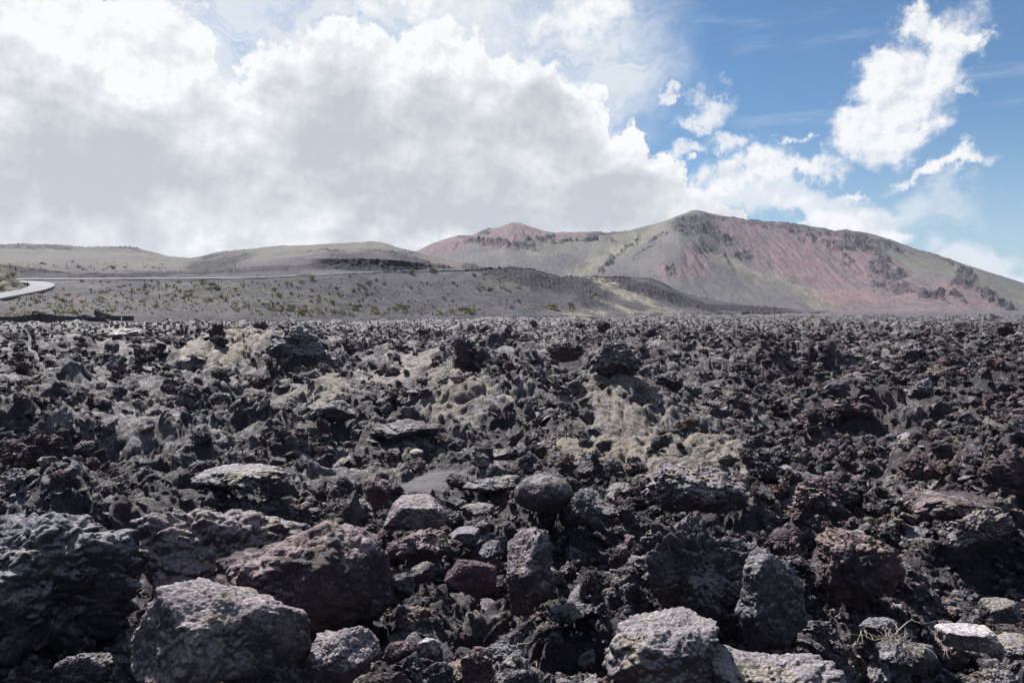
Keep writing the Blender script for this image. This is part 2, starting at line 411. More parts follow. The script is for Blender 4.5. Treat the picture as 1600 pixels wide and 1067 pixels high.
# pale, smoother pahoehoe: u, v, half width px, half depth px in the picture plane turned to metres
PALES = []
def pale(u, v, ru, rv, amt=1.0, ochre=0.0, z=0.1):
    x, y = ground_pt(u, v, z); x2, _ = ground_pt(u + ru, v, z)
    y1 = ground_pt(u, v - rv, z)[1]; y0 = ground_pt(u, v + rv, z)[1]
    PALES.append((x, y, abs(x2 - x), max(0.3, (y1 - y0) / 2), amt, ochre))
for a in [(365, 575, 75, 22, 1.2, 1), (510, 640, 60, 22, 1.1, .6), (710, 640, 45, 32, 1, .7), (960, 655, 80, 30, .9, .6), (1060, 660, 110, 40, .7, .3), (945, 705, 130, 30, 1.25, 1),
          (1085, 735, 110, 40, 1.2, .7), (190, 524, 34, 5, .8, 1), (280, 660, 60, 20, .6, .4), (190, 690, 70, 25, .7, .1), (640, 575, 60, 22, .9, .6), (1300, 735, 150, 40, .7, .2),
          (60, 600, 80, 25, .6, .3), (620, 560, 60, 20, .6, .3), (1060, 560, 50, 14, .7, .8), (1260, 545, 120, 16, .5, .4), (780, 720, 60, 20, .5, .2), (880, 620, 40, 20, .6, .4),
          (1180, 1045, 150, 60, .8, .3), (1060, 1000, 80, 60, .8, .2), (380, 745, 100, 16, .6, 0), (440, 640, 80, 25, .5, .2), (820, 530, 90, 10, .5, .3), (560, 530, 70, 10, .6, .5),
          (1440, 1040, 160, 40, .4, .1), (1130, 620, 70, 20, .4, .2), (330, 610, 120, 18, .7, .3), (1000, 503, 160, 3, .3, .4), (1330, 505, 160, 4, .3, .2), (700, 512, 120, 4, .3, .5)]: pale(*a)
SANDS = [(660, 735, 60, 12), (1070, 690, 80, 11), (880, 855, 60, 22), (1230, 735, 60, 12), (420, 640, 40, 8)]
for (_x, _y, _rx, _ry, _a, _o) in PALES:
    if _a >= 0.7 and _y > 9: SWELLS.append((_x, _y + _ry * 0.5, _rx * 1.1, _ry * 0.9, 0.008 * _y + 0.10, 0, 1.0))
def field_masks(x, y):
    pa = np.zeros(x.shape, np.float32); oc = np.zeros(x.shape, np.float32); sa = np.zeros(x.shape, np.float32)
    jx = x + 0.12 * y * 0.25 * fbm2(x / (0.3 + .06 * y.mean()), y / 1.5, 3, 70)
    brk = sst(fbm2(x / 0.9, y / 1.1, 4, 79, 0.6), -0.45, 0.15)
    for (cx, cy, rx, ry, am, oo) in PALES:
        d = np.sqrt(((jx - cx) / rx) ** 2 + ((y - cy) / ry) ** 2)
        k = (1 - sst(d, 0.5, 1.2)) * (0.6 + 0.55 * brk if oo > 0.4 else brk)
        pa = np.maximum(pa, k * am); oc = np.maximum(oc, k * oo)
    for (u, v, ru, rv) in SANDS:
        cx, cy = ground_pt(u, v, 0.05); rx = abs(ground_pt(u + ru, v)[0] - cx); ry = (ground_pt(u, v - rv)[1] - ground_pt(u, v + rv)[1]) / 2
        d = np.sqrt(((jx - cx) / rx) ** 2 + ((y - cy) / ry) ** 2) + 0.5 * fbm2(x / 0.8, y / 0.8, 3, 78)
        sa = np.maximum(sa, 1 - sst(d, 0.6, 1.05))
    r = np.hypot(x, y)   # sheet lava between the rubble left of and in the middle
    zone = (1 - sst(x / r, 0.14, 0.30)) * sst(r, 10, 14) * (1 - sst(r, 45, 70))
    nz = fbm2(x / 2.6, y / 3.4, 3, 75)
    pa = np.maximum(pa, zone * 0.62 * sst(nz, -0.1, 0.25) * brk)
    return pa, oc, sa
def base_h(x, y):
    """large shape of the lava"""
    r = np.hypot(x, y)
    h = 0.62 * fbm2(x / 11.0, y / 11.0, 3, 5) * sst(r, 5, 25) + 0.16 * fbm2(x / 2.7, y / 2.7, 2, 9)
    h = h + 0.55 * fbm2(x / 38.0 + 3, y / 38.0, 2, 15) * sst(r, 25, 80)
    for (cx, cy, rx, ry, a, rot, p) in SWELLS:
        c, s = math.cos(math.radians(rot)), math.sin(math.radians(rot))
        dx = (x - cx) * c + (y - cy) * s; dy = -(x - cx) * s + (y - cy) * c
        q = (dx / rx) ** 2 + (dy / ry) ** 2
        h = h + a * np.exp(-q * np.sqrt(q + 1e-6) * 0.9)
    h = h - 0.9 * sst(r, 110, 190) * sst(-x / (r + 1), -0.1, 0.2) - 0.6 * sst(r, 200, 700)
    return h
def lava_h(x, y, pa, sa, sp):
    """full relief; sp = sample spacing so that octaves too fine for the grid fade out"""
    def w(lam): return np.clip((lam / sp - 1.4) / 2.0, 0, 1)
    h = base_h(x, y)
    rough = (1 - 0.78 * pa) * (1 - 0.95 * sa)
    clk = 0.55 + 0.7 * sst(fbm2(x / 14, y / 14, 2, 41), -0.35, 0.45)
    wx = x + 0.35 * fbm2(x / 1.3, y / 1.3, 3, 21); wy = y + 0.35 * fbm2(x / 1.3 + 9, y / 1.3, 3, 22)
    for lam, amp, sd in ((4.6, 0.85, 1), (1.9, 0.34, 2), (0.85, 0.20, 3), (0.37, 0.12, 4), (0.17, 0.07, 6), (0.08, 0.028, 7)):
        k = w(lam)
        if k.max() <= 0: continue
        f1, f2, r1, r2, ox, oy = worley2(wx / lam + sd * 7.7, wy / lam - sd * 3.1, 60 + sd)
        tilt = (np.cos(r2 * 6.283) * ox + np.sin(r2 * 6.283) * oy) * (0.5 + r1)
        e = f2 - f1
        pl = sst(e, -0.08, 0.62)
        z = pl * (0.15 + 1.0 * r1 + tilt * 0.45) - 0.45
        far = 1.0 + (0.35 * sst(sp, 0.05, 0.5) if lam < 3 else 0)
        h = h + amp * k * z * (rough if lam < 4 else 0.5 + 0.5 * rough) * clk * far
    h = h + 0.075 * rough * fbm2(wx / 0.42, wy / 0.42, 4, 33, 0.55, 2) * w(0.3) + 0.16 * rough * fbm2(wx / 1.5, wy / 1.5, 2, 37, 0.5, 2)
    h = h - 0.14 * sa
    # ropy folds on the smooth sheets
    fold = np.abs(np.sin((y * 0.8 + x * 0.5 + 0.9 * fbm2(x / 1.5, y / 1.5, 2, 51)) * 6.5))
    h = h + pa * (1 - sa) * 0.07 * fold * w(0.6) + 0.035 * pa * fbm2(x / 0.4, y / 0.4, 3, 52, 0.5, 2) * w(0.4)
    return h

def build_field():
    az = np.concatenate([np.linspace(-62, -37, 90, endpoint=False), np.linspace(-37, 37, 1260), np.linspace(37.3, 62, 90)])
    rr = [1.4]
    while rr[-1] < 3200:
        r = rr[-1]
        rr.append(r * (1 + (0.0023 if r < 30 else 0.0030 if r < 90 else 0.006 if r < 300 else 0.02)))
    R = np.array(rr)[:, None]; A = np.radians(az)[None, :]
    x = (R * np.sin(A)); y = (R * np.cos(A))
    sp = np.broadcast_to(np.maximum(R * 0.0025, np.where(R < 90, R * 0.0026, np.where(R < 300, R * .005, R * .015))), x.shape)
    pa, oc, sa = field_masks(x, y)
    z = lava_h(x, y, pa, sa, sp)
    # crags lean and overhang a little: shift sideways with height noise
    k = 0.07 * (1 - pa) * (1 - sa) * sst(0.6 / sp, 1, 4)
    dx = k * fbm2(x / 0.45, y / 0.45 + z * 1.4, 3, 81); dy = k * fbm2(x / 0.45 + 5 + z * 1.4, y / 0.45, 3, 82)
    V = np.stack([x + dx, y + dy, z], -1)
    me = mesh_np('lava_ground', V, grid_faces(*x.shape), dict(pale=pa, ochre=oc, sand=sa), True)
    put('lava_ground', me, M_ground, kind='structure')
build_field()

# ------------------------------------------------------------------ hills, bank, volcano
def interp_row(row, us):
    a = np.array(row, float)
    def smooth(xs, ys):
        return np.interp(us, xs, ys)
    return smooth(a[:, 0], a[:, 1]), smooth(a[:, 0], a[:, 2])
def loft(rows, us, subs):
    """rows: nearest first, each [(u, v, d), ...]; returns x, y, z arrays (n_rows, n_cols)"""
    D = []; Z = []; X = []
    ker = np.hanning(9); ker /= ker.sum()
    for r in rows:
        v, d = interp_row(r, us)
        v = np.convolve(np.pad(v, 4, 'edge'), ker, 'valid'); d = np.convolve(np.pad(d, 4, 'edge'), ker, 'valid')
        xr, zr = raynp(us, v); D.append(d); Z.append(H + zr * d); X.append(xr * d)
    D = np.array(D); Z = np.array(Z); X = np.array(X)
    out = []
    for k in range(len(rows) - 1):
        p0 = max(k - 1, 0); p3 = min(k + 2, len(rows) - 1)
        for t in np.arange(subs[k]) / subs[k]:
            def cr(A):
                lin = A[k] * (1 - t) + A[k + 1] * t
                m1 = (A[k + 1] - A[p0]) * 0.5; m2 = (A[p3] - A[k]) * 0.5
                c = (2*t**3-3*t**2+1)*A[k] + (t**3-2*t**2+t)*m1 + (-2*t**3+3*t**2)*A[k+1] + (t**3-t**2)*m2
                return 0.65 * lin + 0.35 * c
            out.append((cr(X) if 0 else X[k] * (1 - t) + X[k + 1] * t, D[k] * (1 - t) + D[k + 1] * t, cr(Z)))
    out.append((X[-1], D[-1], Z[-1]))
    return [np.array([o[i] for o in out]) for i in range(3)]
def em(u, v, lst, soft=0.25):
    m = np.zeros(u.shape, np.float32)
    for (cu, cv, ru, rv, rot) in lst:
        c, s = math.cos(math.radians(rot)), math.sin(math.radians(rot))
        dx = (u - cu) * c - (v - cv) * s; dy = (u - cu) * s + (v - cv) * c
        d = np.sqrt((dx / ru) ** 2 + (dy / rv) ** 2)
        m = np.maximum(m, 1 - sst(d, 1 - soft, 1 + soft))
    return m

def hill_mat(name, sc=1.0, streak=(1, 1, 1)):
    m, w = mat_new(name)
    geo = w.n('ShaderNodeNewGeometry'); P = geo.outputs['Position']
    up = w.n('ShaderNodeSeparateXYZ', i0=geo.outputs['Normal']).outputs[2]
    nb = w.noise(P, 0.02 * sc, 6, 0.6).outputs[0]
    nm = w.noise(w.v('MULTIPLY', P, streak), 0.12 * sc, 7, 0.65).outputs[0]
    nf = w.noise(P, 1.1 * sc, 5, 0.7).outputs[0]
    c = w.mix(w.ss(nm, 0.3, 0.7), (0.045, 0.043, 0.054), (0.080, 0.075, 0.088))
    c = w.mix(w.m('MULTIPLY', attr(w, 'tan'), w.ss(nb, 0.25, 0.6, 0.6, 1.0)), c, w.mix(nm, (0.088, 0.081, 0.079), (0.150, 0.137, 0.128)))
    c = w.mix(w.m('MULTIPLY', attr(w, 'olive'), w.ss(nm, 0.3, 0.6, 0.35, 1.0)), c, w.mix(nf, (0.082, 0.081, 0.068), (0.145, 0.141, 0.108)))
    c = w.mix(w.m('MULTIPLY', attr(w, 'red'), w.ss(nm, 0.28, 0.62, 0.3, 1.0)), c, w.mix(nb, (0.088, 0.060, 0.068), (0.205, 0.130, 0.132)))
    c = w.mix(w.m('MULTIPLY', attr(w, 'dark'), w.ss(nf, 0.3, 0.6, 1.0, 0.75)), c, w.mix(nf, (0.007, 0.008, 0.012), (0.028, 0.028, 0.036)))
    c = w.mix(w.m('MULTIPLY', attr(w, 'pale'), w.ss(nf, 0.4, 0.6, 0.2, 1.0)), c, w.mix(nm, (0.20, 0.185, 0.135), (0.34, 0.315, 0.235)))
    c = w.mix(1.0, c, w.mix(w.ss(nf, 0.25, 0.75), (0.55, 0.55, 0.56), (1.42, 1.4, 1.38)), 'MULTIPLY')
    ns_ = w.noise(P, 0.9 * sc, 4, 0.75).outputs[0]
    c = w.mix(w.ss(ns_, 0.57, 0.63, 0, 0.7), c, (0.035, 0.034, 0.042))
    h = w.m('ADD', w.m('MULTIPLY', nf, 0.5 / sc), w.m('MULTIPLY', nm, 1.5 / sc))
    bp = w.n('ShaderNodeBump', Strength=0.8, Distance=1.0, Height=h)
    b = w.n('ShaderNodeBsdfPrincipled', Base_Color=c, Roughness=0.92, Normal=bp.outputs[0])
    b.inputs['Specular IOR Level'].default_value = 0.15
    w.n('ShaderNodeOutputMaterial', Surface=b.outputs[0])
    return m

U_BASE = [(-900, 520, 130), (-300, 513, 140), (0, 510, 150), (150, 507, 158), (300, 500, 180), (450, 498, 190), (800, 496, 215), (930, 494, 240), (1100, 490, 300), (1300, 487.5, 430)]
def add(row, du=0, dv=0, dd=0): return [(u + du, v + dv, d + dd) for u, v, d in row]
U_A1 = [(-900, 500, 150), (-200, 482, 158), (0, 469.5, 168), (45, 461, 176), (75, 455, 183), (90, 449, 190), (105, 445, 200), (150, 440, 207), (300, 438, 211), (400, 436, 215), (550, 429, 228),
        (740, 423, 268), (800, 419.5, 290), (830, 421, 300), (855, 429, 315), (880, 434, 330), (930, 434, 345), (1015, 436, 360), (1040, 445, 370), (1065, 458, 385), (1120, 470, 420), (1180, 480, 450), (1300, 486, 500)]
U_U1 = [(-900, 440, 205), (0, 437.8, 209), (25, 437.5, 210), (150, 437, 211), (300, 436.5, 213), (400, 435, 217), (550, 427, 231), (740, 422, 270), (800, 419, 293), (830, 421, 303), (855, 429, 318), (880, 434, 333), (930, 434, 348),
        (1015, 436, 363), (1040, 445, 373), (1065, 458, 388), (1120, 470, 423), (1180, 480, 453), (1300, 486, 503)]
U_U2 = [(u, v - (1.8 if u < 450 else 1.0 if u < 745 else -2), d + 6) for u, v, d in U_U1]
U_A3 = [(-900, 400, 222), (-300, 405, 222), (0, 412, 222), (40, 419, 222), (100, 425, 223), (170, 428, 226), (300, 425, 230), (400, 421, 234), (500, 421, 243), (600, 423, 256), (700, 422.5, 280), (760, 424, 300), (830, 428, 340), (880, 440, 360), (1015, 443, 380), (1120, 476, 440), (1300, 489, 520)]
U_BM = [(-900, 392, 330), (0, 398, 330), (100, 404, 330), (250, 416, 320), (300, 417, 320), (340, 414, 320), (400, 406, 310), (470, 404, 266), (500, 404, 249), (600, 404.5, 262), (650, 408, 272), (690, 414, 300), (720, 419, 330), (780, 428, 380), (880, 445, 400), (1015, 450, 420), (1120, 480, 480), (1300, 490, 560)]
U_BC = [(-900, 384, 560), (-100, 384, 560), (0, 383, 560), (90, 382, 560), (130, 385.5, 555), (185, 388, 550), (205, 387, 550), (225, 391, 545), (262, 400, 530), (300, 405, 520), (330, 398, 500), (370, 391, 490), (400, 390, 480), (450, 385, 475), (520, 380.5, 470), (572, 378.5, 465),
        (602, 381, 460), (630, 389, 455), (655, 397, 450), (700, 408, 445), (745, 418, 440), (800, 432, 440), (880, 450, 450), (1015, 455, 470), (1120, 484, 520), (1300, 491, 600)]
U_BK = [(u, v + 60, d + 220) for u, v, d in U_BC]
HILL = {}
def build_hillside():
    us = np.arange(-600, 1300, 2.0)
    rows = [add(U_BASE, dv=26, dd=-12), U_BASE, U_A1, U_U1, U_U2, U_A3, U_BM, U_BC, U_BK]
    x, y, z = loft(rows, us, [3, 60, 14, 4, 14, 36, 40, 8])
    u, v = proj(x, y, z)
    jn = 5 * fbm2(x / 14, y / 14, 3, 90); ju = u + jn * 2.2; jv = v + jn * 0.8
    dark = em(ju, jv, [(240, 429, 150, 4.5, 2), (60, 421, 60, 1.8, -8), (345, 409, 55, 9, 12), (400, 420, 130, 3, 2), (580, 413, 92, 10.5, -2), (520, 408, 60, 5, 8), (660, 410, 50, 6, -12), (640, 395, 70, 1.6, 0),  # band under the middle hill paints scarp shade in with the dark lava
                         (560, 394, 90, 1.3, 0), (820, 434, 85, 13, -14), (900, 446, 60, 12, -10), (880, 440, 50, 8, 0), (985, 446, 75, 10, -16), (1060, 468, 70, 8, -16), (1150, 482, 90, 5, -3), (925, 465, 30, 16, 0), (725, 411, 40, 2.0, -16), (760, 424, 40, 5, -8),
                         (60, 386, 90, 1.8, 0), (200, 388, 30, 1.4, 0), (250, 394, 25, 1.6, -14)])
    pal = em(ju, jv, [(955, 452, 34, 5, -32), (985, 462, 44, 6, -18), (1010, 474, 45, 4, -14), (960, 477, 30, 3, -20), (1000, 488, 85, 3, 0), (920, 492, 60, 2, 0), (950, 440, 20, 2.5, -20)], 0.5) * (0.7 + fbm2(x / 6, y / 6, 3, 95))
    tan = em(u, v, [(190, 405, 130, 16, -4), (40, 400, 120, 16, 0), (480, 390, 170, 10, 6), (600, 385, 60, 8, -10), (250, 480, 170, 16, 0), (330, 488, 60, 10, 0), (700, 410, 60, 8, -16), (60, 480, 90, 14, -8)], 0.5) * 0.85
    tan = np.maximum(tan, 0.1) * (0.5 + 0.6 * (v < 425))
    oli = np.maximum(em(ju, jv, [(280, 402, 70, 9, -12), (330, 452, 90, 12, 0), (160, 455, 60, 8, -20), (90, 478, 60, 12, -10), (350, 470, 60, 12, 0), (500, 386, 150, 8, 3), (460, 470, 90, 14, 0), (60, 420, 60, 4, -5), (500, 488, 120, 4, 0), (780, 448, 40, 9, -10),
                          (900, 486, 70, 4, 0), (25, 496, 40, 5, 0), (95, 490, 50, 4, 0), (180, 490, 25, 3, 0)], 0.6), 0.1) * 0.45
    red = em(ju, jv, [(710, 413, 45, 4, -14), (130, 470, 50, 6, -20)], 0.5) * 0.45
    for k_, a_ in (('dark', dark), ('pale', pal)): pass
    # cinder gullies on the bank, broken crust where the lava is dark
    nrm = np.clip((v - 436) / 20, 0, 1)
    z = z + 0.35 * nrm * fbm2((x + y * 0.9) / 3.0, y / 16.0, 4, 91) + 0.25 * fbm2(x / 9, y / 9, 3, 92)
    far = sst(y, 240, 320)
    z = z + dark * (0.35 + 0.5 * far) * fbm2(x / 1.8, y / 2.8, 4, 93, 0.55, 2) + 1.6 * far * fbm2(x / 40, y / 60, 4, 94) * (v < 418)
    keep = (y > 206) & (y < 219) & (u < 430)
    z = np.where(keep, z - 0.1, z)
    me = mesh_np('hillside', np.stack([x, y, z], -1), grid_faces(*x.shape), dict(dark=dark, pale=pal, tan=tan, olive=oli, red=red), True)
    put('hillside', me, hill_mat('cinder hillside'), kind='structure')
    HILL['x'], HILL['y'], HILL['z'], HILL['u'], HILL['v'] = x, y, z, u, v
build_hillside()
def on_hill(u, v, dmin=0, dmax=1e9, v0=None):
    """world point of the hillside seen at photo pixel u, v"""
    k = ((HILL['u'] - u) ** 2 + (HILL['v'] - v) ** 2 + np.where((HILL['y'] < dmin) | (HILL['y'] > dmax), 1e9, 0)).argmin()
    return Vector((float(HILL['x'].flat[k]), float(HILL['y'].flat[k]), float(HILL['z'].flat[k])))

V_BASE = [(300, 494, 900), (700, 493, 1000), (1060, 492, 1000), (1300, 491, 1000), (1600, 491, 1050), (2100, 492, 1150)]
V_CREST = [(300, 470, 1800), (500, 440, 1800), (600, 412, 1800), (650, 393, 1800), (675, 382, 1800), (700, 373, 1810), (712, 369.5, 1820), (732, 370, 1820), (748, 363, 1840), (762, 357.5, 1860), (780, 355, 1880), (800, 347.5, 1900), (812, 348.5, 1900), (835, 357, 1900), (865, 364, 1880),
           (900, 364.5, 1850), (935, 362, 1850), (950, 364, 1850), (985, 358, 1850), (1020, 350, 1850), (1045, 342, 1850), (1062, 335, 1850), (1080, 327.5, 1850), (1092, 327.5, 1850), (1110, 333, 1850), (1145, 339, 1850), (1160, 343, 1850), (1195, 348, 1850),
           (1235, 350, 1850), (1290, 356, 1850), (1303, 361, 1850), (1320, 358, 1850), (1360, 367, 1830), (1400, 378, 1820), (1440, 393, 1800), (1500, 411, 1770), (1560, 431, 1720), (1600, 444, 1700), (1700, 470, 1650), (1900, 488, 1550), (2100, 491, 1500)]
V_MID = [(300, 486, 1250), (600, 460, 1300), (700, 425, 1350), (760, 405, 1400), (800, 398, 1420), (850, 410, 1400), (920, 420, 1400), (1000, 405, 1400), (1040, 378, 1450), (1062, 366, 1480), (1085, 378, 1450), (1100, 390, 1420), (1125, 402, 1390), (1176, 424, 1340), (1225, 442, 1290), (1277, 462, 1220),
         (1308, 484, 1130), (1340, 487, 1130), (1400, 482, 1150), (1440, 470, 1200), (1480, 452, 1300), (1500, 434, 1400), (1540, 450, 1350), (1585, 470, 1250), (1650, 482, 1200), (2100, 491, 1250)]
V_IN = [(300, 480, 1400), (600, 435, 1500), (700, 396, 1560), (760, 380, 1600), (800, 372, 1620), (850, 385, 1600), (920, 392, 1600), (1000, 380, 1620), (1040, 360, 1650), (1062, 352, 1660), (1090, 368, 1560), (1110, 396, 1480), (1125, 410, 1470), (1176, 428, 1440), (1225, 443, 1400), (1277, 452, 1380),
        (1308, 448, 1400), (1400, 440, 1420), (1440, 430, 1450), (1480, 425, 1500), (1500, 422, 1550), (1540, 435, 1500), (1600, 458, 1450), (1700, 478, 1400), (2100, 491, 1350)]
def build_volcano():
    us = np.arange(400, 2000, 1.6)
    rows = [add(V_BASE, dv=12, dd=-60), V_BASE, V_MID, V_IN, V_CREST, [(u, v + 70, d + 500) for u, v, d in V_CREST]]
    x, y, z = loft(rows, us, [2, 110, 60, 130, 10])
    u, v = proj(x, y, z)
    n1 = fbm2(x / 70, y / 70, 4, 101); ju = u + 9 * n1; jv = v + 5 * fbm2(x / 50 + 7, y / 50, 4, 102)
    vm = np.interp(u, [a[0] for a in V_MID], [a[1] for a in V_MID])
    vc = np.interp(u, [a[0] for a in V_CREST], [a[1] for a in V_CREST])
    behind = (y > np.interp(u, [a[0] for a in V_MID], [a[2] for a in V_MID]))
    red = np.maximum(em(ju, jv, [(1240, 395, 130, 42, -20), (1330, 430, 110, 60, -30), (1380, 470, 150, 24, 0), (1500, 465, 60, 24, -10), (1200, 358, 90, 14, -6), (1090, 412, 26, 22, 0), (1045, 425, 18, 14, 20), (1300, 372, 80, 10, -8)], 0.35),
                     em(ju, jv, [(800, 352, 34, 10, 0), (760, 368, 70, 14, 5), (700, 382, 45, 14, 10), (800, 352, 30, 8, 0), (900, 365, 45, 3, 0), (840, 366, 50, 7, -12), (780, 378, 40, 10, 0)], 0.45) * 0.95)
    red = red * np.where((ju < 1310) & (jv > vm + 3) & (ju > 1110), 0.12, 1)
    oli = np.maximum(em(ju, jv, [(1180, 433, 60, 6, -25), (1235, 455, 60, 8, -25), (1295, 478, 28, 9, -35), (1140, 412, 40, 9, -25), (880, 385, 110, 12, 5), (980, 372, 60, 12, 18), (950, 400, 110, 14, 28), (1440, 415, 50, 12, -15), (1540, 440, 90, 14, -20), (1600, 465, 80, 14, -18), (1070, 350, 20, 24, 0)], 0.5), 0.22)
    tan = np.clip(0.45 + 0.4 * n1, 0.2, 1) * (1 - 0.4 * red)
    spots = [(1085, 352, 38, 16, -5), (1096, 386, 10, 14, 0), (1048, 425, 9, 12, -25), (1128, 370, 18, 8, -20), (1185, 350, 30, 6, -8), (1115, 340, 20, 5, -10), (1245, 357, 30, 7, -8), (1265, 370, 14, 7, 0), (1320, 366, 50, 8, -14), (1310, 385, 28, 9, -10), (1345, 388, 34, 8, -10), (1390, 388, 26, 4, -14), (1160, 397, 16, 5, -5),
             (1375, 415, 20, 16, 25), (1395, 450, 34, 9, -4), (1430, 455, 34, 6, -10), (1400, 432, 20, 8, 10), (1455, 395, 18, 5, -20), (1480, 405, 30, 4, -28), (1505, 436, 14, 18, -38), (1540, 462, 30, 6, -35), (1570, 480, 26, 4, -30), (1470, 463, 12, 8, 0), (1500, 462, 10, 6, -40), (1320, 405, 8, 8, 0), (1230, 350, 40, 2.5, -5),
             (1125, 400, 26, 3, -45), (1350, 372, 80, 3, -16), (760, 362, 10, 3, 0), (850, 375, 35, 3.5, 14), (780, 381, 60, 5, -8), (720, 371, 22, 2, 0), (940, 364, 30, 2, 0), (905, 378, 60, 1.6, 4), (960, 405, 60, 1.4, 40), (1020, 380, 40, 1.2, 38), (1150, 342, 50, 2, -7), (830, 377, 14, 2, 10)]
    red = red * (0.7 + 0.5 * sst(fbm2(x / 45, y / 110, 4, 119, 0.6), -0.4, 0.3))
    rk = em(ju, jv, spots, 0.45)
    rk = rk * sst(fbm2(x / 22, y / 34 + z / 9, 5, 110, 0.68), -0.34, 0.12)
    strata = 0.5 + 0.5 * np.sin(z / 3.2 + 3 * n1)
    dark = np.clip(sst(rk, 0.1, 0.8) * (0.7 + 0.4 * strata) + 0.22 * sst(fbm2(x / 12, z / 5 + y / 25, 4, 117, .7), 0.2, .5), 0, 1)
    och = em(ju, jv, [(1180, 426, 60, 4, -25), (1235, 447, 55, 5, -24), (1290, 474, 32, 7, -35), (1140, 408, 30, 5, -28), (1282, 482, 26, 5, -10), (955, 398, 90, 6, 30), (835, 396, 14, 3, -20)], 0.6) * 0.38
    # crust bluffs stand out of the cinder; gullies run downhill
    cf = sst(v - vc, 1, 12)
    z = z + cf * (7.5 * rk * (0.25 + 0.8 * fbm2(x / 16, y / 26, 4, 111, 0.55, 2)) + 3.0 * rk * strata) + (1 - cf) * rk * 2.0
    gul = fbm2(x / 22, y / 150, 5, 112, 0.6, 2) + 0.5 * fbm2(x / 60, y / 260, 3, 118)
    z = z + (0.15 + 0.85 * cf) * (0.8 + 1.8 * red) * gul + 3.0 * fbm2(x / 120, y / 160, 4, 113) + 0.5 * fbm2(x / 6, y / 10, 3, 114)
    me = mesh_np('volcano', np.stack([x, y, z], -1), grid_faces(*x.shape), dict(dark=dark, pale=och, tan=tan, olive=oli, red=red), True)
    put('volcano_slope', me, hill_mat('volcano cinder', 0.24, (1, 0.25, 0.25)), kind='structure')
build_volcano()

# a dark flat apron of older lava closes the view to the sides and behind
me = mesh_np('plain', np.array([(-9000, -6000, -4), (9000, -6000, -4), (9000, 9000, -4), (-9000, 9000, -4)]), np.array([[0, 1, 2, 3]]))
put('ground', me, M_ground, kind='structure')

# road
def asphalt():
    m, w = mat_new('worn pale asphalt')
    P = w.n('ShaderNodeNewGeometry').outputs['Position']
    n = w.noise(P, 0.4, 6, 0.6).outputs[0]
    c = w.mix(w.ss(n, 0.3, 0.7), (0.19, 0.188, 0.195), (0.25, 0.247, 0.257))
    b = w.n('ShaderNodeBsdfPrincipled', Base_Color=c, Roughness=0.95)
    b.inputs['Specular IOR Level'].default_value = 0.1
    w.n('ShaderNodeOutputMaterial', Surface=b.outputs[0]); return m
M_road = asphalt()
def ribbon(name, outer, inner, lift, n=8, skirt=0.45):
    def pts(l):
        l = np.array(l, float); t = np.linspace(0, len(l) - 1, (len(l) - 1) * n + 1)
        l = np.stack([np.interp(t, range(len(l)), l[:, i]) for i in range(3)], 1)
        k = np.hanning(n + 3)[1:-1]; k /= k.sum(); h = len(k) // 2
        for i in range(3): l[:, i] = np.convolve(np.pad(l[:, i], h, 'edge'), k, 'valid')[:len(l)]
        x, zz = raynp(l[:, 0], l[:, 1]); return np.stack([x * l[:, 2], l[:, 2], H + zz * l[:, 2] + lift], 1)
    o, i = pts(outer), pts(inner)
    dn = np.array([0, 0, -skirt])
    V = np.stack([o + dn, o, o * .5 + i * .5 + np.array([0, 0, .05]), i, i + dn], 1)
    put(name, mesh_np(name, V, grid_faces(V.shape[0], 5)), M_road, kind='structure')
ribbon('road', [(-400, 500, 140), (-200, 487, 152), (-60, 477, 160), (0, 468.5, 168), (45, 460, 176), (75, 453.5, 184), (87, 448, 190), (82, 443.8, 196), (60, 441.2, 201), (35, 440, 206), (5, 439.6, 210)],
       [(-400, 488, 148), (-200, 474, 160), (-60, 466, 167), (0, 460, 174), (30, 455, 180), (44, 450, 186), (48, 446.6, 190), (45, 444.8, 194), (38, 443.2, 198), (26, 442.2, 203), (0, 441.6, 207)], 0.32)
ribbon('road', [(-300, 437.6, 209), (0, 437.3, 210), (150, 436.6, 211.5), (300, 436.0, 213.5), (400, 434.6, 217.5), (550, 426.7, 231.5), (745, 421.6, 270.5)],
       [(-300, 436.0, 215), (0, 435.8, 216), (150, 435.2, 217.5), (300, 434.9, 219.5), (400, 433.8, 223.5), (550, 426.5, 237.5), (745, 421.5, 276.5)], 0.12)
def build_knoll():
    us = np.arange(-420, 50, 2.0)
    f = [(-420, 482, 160), (-200, 468, 168), (-60, 462, 172), (0, 457.5, 178), (30, 453, 183), (43, 449.6, 187), (50, 448, 188)]
    c = [(-420, 395, 200), (-200, 402, 197), (-60, 411, 194), (-15, 416, 192), (0, 418, 191), (10, 422, 190), (20, 430, 190), (32, 440, 189.5), (43, 448.6, 189), (50, 450, 189)]
    x, y, z = loft([add(f, dv=4, dd=-1), f, c, [(u, v + 24, d + 14) for u, v, d in c]], us, [3, 50, 12])
    z = z + 0.35 * fbm2(x / 3, y / 3, 4, 150)
    n = 0.5 + fbm2(x / 5, y / 5, 3, 151)
    me = mesh_np('grassy_knoll', np.stack([x, y, z], -1), grid_faces(*x.shape), dict(dark=0 * x, pale=sst(n, .5, .9) * .35, tan=0 * x + .5, olive=np.clip(.5 + n * .5, 0, 1), red=0 * x), True)
    put('grassy_knoll', me, bpy.data.materials['cinder hillside'], kind='structure')
    HILL['k'] = (x, y, z)
build_knoll()
